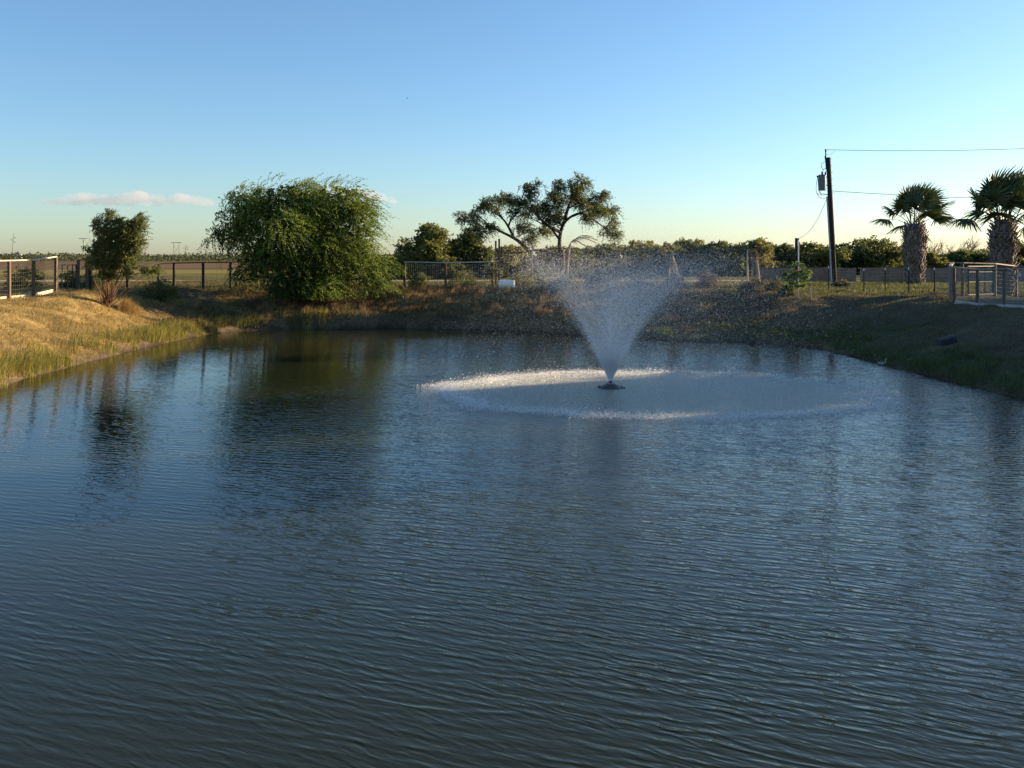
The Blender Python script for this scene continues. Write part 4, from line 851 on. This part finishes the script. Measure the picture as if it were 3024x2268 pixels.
def points(name, pos, rad, m, label, cat):
    """each drop is a small sphere: vertices turned into points by geometry nodes"""
    me = bpy.data.meshes.new(name); me.vertices.add(len(pos)); me.vertices.foreach_set('co', np.asarray(pos, np.float32).ravel())
    a = me.attributes.new('rad', 'FLOAT', 'POINT'); a.data.foreach_set('value', np.asarray(rad, np.float32)); me.update(); me.materials.append(m)
    o = bpy.data.objects.new(name, me); COL.objects.link(o)
    ng = bpy.data.node_groups.new(name + '_points', 'GeometryNodeTree'); ng.interface.new_socket('Geometry', in_out='INPUT', socket_type='NodeSocketGeometry'); ng.interface.new_socket('Geometry', in_out='OUTPUT', socket_type='NodeSocketGeometry')
    gi = ng.nodes.new('NodeGroupInput'); go = ng.nodes.new('NodeGroupOutput'); mp = ng.nodes.new('GeometryNodeMeshToPoints'); na = ng.nodes.new('GeometryNodeInputNamedAttribute'); na.data_type = 'FLOAT'; na.inputs[0].default_value = 'rad'; sm = ng.nodes.new('GeometryNodeSetMaterial'); sm.inputs['Material'].default_value = m
    ng.links.new(gi.outputs[0], mp.inputs['Mesh']); ng.links.new(na.outputs[0], mp.inputs['Radius']); ng.links.new(mp.outputs[0], sm.inputs['Geometry']); ng.links.new(sm.outputs[0], go.inputs[0])
    md = o.modifiers.new('points', 'NODES'); md.node_group = ng
    return tag(o, label, cat, kind='stuff')
def spray():
    rng = np.random.default_rng(42); N = 620000; g_ = 9.81
    az = rng.uniform(0, 2*np.pi, N); coarse = rng.random(N) < .45
    th = np.where(coarse, rng.normal(24.5, 2.8, N), np.abs(rng.normal(15, 9, N))); vz = np.where(coarse, rng.normal(8.7, .45, N), rng.normal(9.0, 1.0, N)); vr = vz*np.tan(np.radians(th))
    vx = vr*np.cos(az); vy = vr*np.sin(az)*.74
    k = np.where(coarse, .35, rng.uniform(.5, 1.2, N))                     # drag: fine drops slow down and take the wind
    wxn, wyn = 1.5, -.7
    tf = 1.75 + np.where(coarse, 0, .5); u_ = rng.random(N)
    t = u_**np.where(rng.random(N) < .78, 3.0, 1.0) * tf
    e = (1 - np.exp(-k*t))/k
    gx_ = wxn*np.where(coarse, 9.0, 1.0); 
    x = wxn*t*np.where(coarse, .42, 1.0)*np.clip(t, 0, 1) + (vx - wxn*(~coarse)*.2)*e; y = wyn*t*np.where(coarse, .5, 1.0)*np.clip(t, 0, 1) + vy*e
    vt = g_/k; z = .2 - vt*t + (vz + vt)*e
    turb = np.where(coarse, .10, .22)[:, None]*np.clip(t, .05, 2)[:, None]; p = np.stack([FX + x, FY + y, z], 1) + rng.normal(size=(N, 3))*turb*np.array((1, 1, .6))
    lobe = .75 + .25*np.sin(az*9 + 1.3*np.sin(az*4))                       # the jets of the nozzle
    ok = (p[:, 2] > .01) & (rng.random(N) < np.clip(lobe + .25, 0, 1)); p = p[ok]; t = t[ok]
    r = np.exp(rng.normal(math.log(.0022), .5, len(p)))*np.clip(1.1 - .28*t, .7, 1.1)
    points('fountain_spray', p, np.clip(r, .0012, .0075), DROP, 'white V-shaped plume of spray drops rising above the fountain', 'spray')
    n = 130000; a = rng.uniform(0, 2*np.pi, n); rr = 1 + rng.normal(-.01, .045, n) - np.where(rng.random(n) < .35, rng.exponential(.10, n), 0)
    rr *= 1 + .03*np.sin(a*7) + .02*np.sin(a*13 + 2)
    wgt = rng.random(n) < np.interp(np.cos(a), [-1, -.2, .5, 1], [.75, .65, .45, .3])
    h = rng.exponential(.045, n)*np.exp(-((rr-1)/.09)**2*.5)*(.5 + vnoise(a*60, a*0, 1, 4)*1.4); q_ = (rr > 0) & wgt
    pr_ = np.stack([RCX + RAX*rr*np.cos(a), RCY + RAY*rr*np.sin(a), .004 + h], 1)[q_]
    points('splash_ring', pr_, np.exp(rng.normal(math.log(.0029), .55, len(pr_))), DROP, 'ring of glinting splashes where the spray falls on the pond', 'splash')
    n = 120000; a = rng.uniform(0, 2*np.pi, n); rr = np.sqrt(rng.random(n)); pr_ = np.stack([RCX + RAX*rr*np.cos(a), RCY + RAY*rr*np.sin(a), .004 + rng.exponential(.015, n)], 1)
    points('splash_drops', pr_, np.exp(rng.normal(math.log(.0017), .45, n)), DROP, 'small drops dancing on the water inside the splash ring', 'splash')
DROP = drop_mat()
spray()

# ------------------------------------------------------------------ grass
def in_view(x, y, z, mx=60): px = CX0 + x*FPX/y; return (px > -mx) & (px < 3024 + mx) & (y > 6)
def grass(name, label, x, y, h, w_, col, rng, lean=.35, wind=.25, cat='grass', zoff=0.0):
    s_ = sdist(x, y); z = H(x, y, s_) + zoff; n = len(x); b = np.stack([x, y, z - .02], 1)
    a = rng.uniform(0, 2*np.pi, n); ld = np.stack([np.cos(a), np.sin(a), a*0], 1)*(np.abs(rng.normal(0, lean, n)))[:, None] + np.array((wind, 0, 0)); fa = rng.uniform(0, 2*np.pi, n)
    sd = np.stack([np.cos(fa), np.sin(fa)*.5, fa*0], 1)*(w_/2)[:, None]; up = np.array((0, 0, 1.0)); hh = h[:, None]
    m_ = b + (up*.62 + ld*.3)*hh; tp = b + (up*(1 - .25*np.minimum(1, np.linalg.norm(ld, axis=1)))[:, None] + ld*1.0)*hh
    V = np.stack([b - sd, b + sd, m_ + sd*.8, m_ - sd*.8, tp], 1).reshape(-1, 3); k = np.arange(n)[:, None]*5
    F = np.concatenate([k + np.array((0, 1, 2)), k + np.array((0, 2, 3)), k + np.array((3, 2, 4))], 0)
    o = np_mesh(name, V, F, M['grass'], None, np.repeat(col, 5, 0)); return tag(o, label, cat, kind='stuff')
def scat(rng, n, xr, yr, cond):
    x = rng.uniform(*xr, n); y = rng.uniform(*yr, n); s_ = sdist(x, y); k = cond(x, y, s_) & in_view(x, y, 0); return x[k], y[k], s_[k]
def cmix(rng, n, a, b): return lerp(np.array(a), np.array(b), np.clip(rng.normal(.5, .3, n), 0, 1)[:, None])
def all_grass():
    rng = np.random.default_rng(8)
    x, y, s_ = scat(rng, 330000, (-27, -3), (22, 48), lambda x, y, s: (s > .25) & (s < 9.5) & (x < -4 - (46 - y)*.05))
    cl = vnoise(x, y, .6, 12); k = rng.random(len(x)) < (.30 + .7*cl); x, y, s_ = x[k], y[k], s_[k]; n = len(x)
    grass('dry_grass', 'matted golden dry grass covering the left bank', x, y, rng.uniform(.05, .17, n)*(.35 + 1.5*sstep(.3, .8, vnoise(x, y, .55, 3))), rng.uniform(.010, .020, n), cmix(rng, n, (.19, .145, .055), (.54, .42, .17)), rng, 1.2, .4)
    x, y, s_ = scat(rng, 260000, (-18, 0), (20, 48), lambda x, y, s: (s > -.05) & (s < 1.7) & (x < -9.5))
    cl = vnoise(x, y, 1.1, 22)*.65 + vnoise(x, y, .4, 23)*.35; k = rng.random(len(x)) < sstep(.34, .56, cl)*sstep(1.7, .6, s_); x, y, s_, cl = x[k], y[k], s_[k], cl[k]; n = len(x)
    grass('shore_reeds', 'tall yellow-green weeds and reeds along the left water edge', x, y, rng.uniform(.18, .55, n)*(.45 + cl), rng.uniform(.010, .022, n), cmix(rng, n, (.09, .105, .026), (.40, .34, .085)), rng, .28, .18)
    x, y, s_ = scat(rng, 260000, (-16, 14), (36, 60), lambda x, y, s: (s > .3) & (s < 8) & (y > 40.5) & (x < 13))
    cl = vnoise(x, y, .8, 31); k = rng.random(len(x)) < .25 + .75*sstep(.35, .7, cl); x, y, s_ = x[k], y[k], s_[k]; n = len(x)
    grass('bank_grass', 'dull dry grass and weeds on the far bank', x, y, rng.uniform(.08, .26, n)*(.5 + vnoise(x, y, .8, 31)), rng.uniform(.014, .026, n), cmix(rng, n, (.05, .045, .024), (.20, .145, .075)), rng, .7, .3)
    # taller dry tufts on the far bank
    tx, ty, ts = scat(rng, 420, (-15, 4), (44, 54), lambda x, y, s: (s > .7) & (s < 5.5)); nn = len(tx); per = 26
    x = np.repeat(tx, per) + rng.normal(0, .10, nn*per); y = np.repeat(ty, per) + rng.normal(0, .08, nn*per); n = len(x); sz = np.repeat(rng.uniform(.5, 1.25, nn), per)
    grass('dry_tufts', 'sunlit orange-tan dry tufts scattered over the far bank', x, y, rng.uniform(.25, .5, n)*sz, rng.uniform(.014, .024, n), cmix(rng, n, (.16, .105, .05), (.40, .26, .12)), rng, .4, .3)
    # weeds hanging over the far water edge, lower left of the big tree
    x, y, s_ = scat(rng, 120000, (-17, 4), (38, 50), lambda x, y, s: (s > 0.0) & (s < 2.0) & (y > 41))
    cl = vnoise(x, y, .9, 44); k = rng.random(len(x)) < sstep(.38, .62, cl)*sstep(-2, -9, x); x, y, s_ = x[k], y[k], s_[k]; n = len(x)
    grass('bank_weeds', 'olive weeds along the water edge below the big drooping tree', x, y, rng.uniform(.10, .32, n), rng.uniform(.018, .034, n), cmix(rng, n, (.06, .058, .024), (.18, .15, .06)), rng, .4, .25)
    x, y, s_ = scat(rng, 330000, (3, 24), (15, 46), lambda x, y, s: (s > .05) & (s < 11))
    cl = vnoise(x, y, .7, 51); k = rng.random(len(x)) < .3 + .7*cl; x, y, s_, cl = x[k], y[k], s_[k], cl[k]; n = len(x); gm = sstep(4.5, 1.0, s_ + (vnoise(x, y, 2.5, 52)-.5)*3)[:, None]
    grass('slope_grass', 'short dark grass over the shaded right bank', x, y, rng.uniform(.04, .11, n)*(.6 + cl)*(1 + 1.1*gm[:, 0]), rng.uniform(.010, .020, n), lerp(cmix(rng, n, (.11, .095, .06), (.23, .195, .115)), cmix(rng, n, (.04, .065, .02), (.115, .15, .042)), gm), rng, .6, .25)
    x, y, s_ = scat(rng, 200000, (-30, 42), (44, 69), lambda x, y, s: (s > 5.0))
    cl = vnoise(x, y, 1.8, 61); k = rng.random(len(x)) < .2 + .8*sstep(.35, .7, cl); x, y, s_ = x[k], y[k], s_[k]; n = len(x); rt = sstep(5, 20, x)[:, None]
    grass('yard_grass', 'sunlit green and tan grass of the flat yard beyond the pond', x, y, rng.uniform(.08, .24, n), rng.uniform(.02, .035, n), lerp(cmix(rng, n, (.09, .08, .03), (.24, .19, .08)), cmix(rng, n, (.09, .105, .03), (.20, .20, .06)), rt), rng, .5, .3)
    b = hit(345, 905); n = 900; x = b[0] + .25 + np.abs(rng.normal(0, .28, n)); y = b[1] + rng.normal(-.05, .22, n)
    grass('dry_clump', 'tall orange-yellow dry grass clump at the foot of the shrub', x, y, rng.uniform(.25, .75, n), rng.uniform(.010, .018, n), cmix(rng, n, (.22, .14, .05), (.50, .34, .13)), rng, .4, .3)
all_grass()

# ------------------------------------------------------------------ clouds
def clouds():
    m = bpy.data.materials.new('cloud'); m.use_nodes = True; t = m.node_tree
    for n in list(t.nodes):
        if n.type != 'OUTPUT_MATERIAL': t.nodes.remove(n)
    out = [n for n in t.nodes if n.type == 'OUTPUT_MATERIAL'][0]; pv = t.nodes.new('ShaderNodeVolumePrincipled'); pv.inputs['Density'].default_value = .0026; pv.inputs['Color'].default_value = (.72, .70, .77, 1); pv.inputs['Anisotropy'].default_value = .25
    geo = _n(t, 'ShaderNodeNewGeometry'); nz = _n(t, 'ShaderNodeTexNoise', Scale=.0075, Detail=5.0, Roughness=.6); t.links.new(geo.outputs['Position'], nz.inputs['Vector'])
    mr = _n(t, 'ShaderNodeMapRange'); mr.inputs[1].default_value = .32; mr.inputs[2].default_value = .66; mr.inputs[3].default_value = .0006; mr.inputs[4].default_value = .0046; t.links.new(nz.outputs[0], mr.inputs[0]); t.links.new(mr.outputs[0], pv.inputs['Density'])
    t.links.new(pv.outputs[0], out.inputs['Volume']); d = 8000.0; q = d/FPX
    ico = bpy.data.meshes.new('ico'); import bmesh; bm = bmesh.new(); bmesh.ops.create_icosphere(bm, subdivisions=2, radius=1); bm.to_mesh(ico); bm.free()
    iv = np.zeros(len(ico.vertices)*3); ico.vertices.foreach_get('co', iv); iv = iv.reshape(-1, 3); fi = np.array([p.vertices[:] for p in ico.polygons])
    for lab, x0, x1, yb, ht, n, sd in [('long low cumulus cloud bank at left above the shrub', 120, 640, 608, lambda s: np.interp(s, [0, .1, .22, .38, .5, .55, .72, .78, .9, 1], [14, 30, 46, 38, 46, 52, 30, 44, 32, 22]), 330, 1), ('small pinkish cloud behind the right side of the drooping tree', 870, 1175, 600, lambda s: np.interp(s, [0, .2, .45, .75, 1], [26, 62, 60, 44, 16]), 110, 2), ('faint cloud wisp at the far left edge', -60, 20, 606, lambda s: 16 + 0*s, 10, 3)]:
        rng = np.random.default_rng(sd); V = []; F = []
        for k in range(n):
            s_ = rng.random(); px = lerp(x0, x1, s_); hh = float(ht(np.array(s_))); r = rng.uniform(.14, .40)*hh; py = yb - rng.uniform(.25, 1.0)*max(hh - r, 1) ; r, py = (r, py) if rng.random() > .25 else (r*.45, py + rng.normal(0, hh*.22)); c = P(px, py, d + rng.uniform(-40, 40)*q); F.append(fi + len(V)*len(iv)); V.append(iv*np.array((r*1.25, r*1.25, r*.8))*q*(1 + .12*vnoise(iv[:, 0:1]*3, iv[:, 2:3]*3, 1, k)) + c)
        o = np_mesh('cloud', np.concatenate(V), np.concatenate(F), m); tag(o, lab, 'cloud', 'low clouds'); rm = o.modifiers.new('union', 'REMESH'); rm.mode = 'VOXEL'; rm.voxel_size = 9.0; rm.use_smooth_shade = True
clouds()
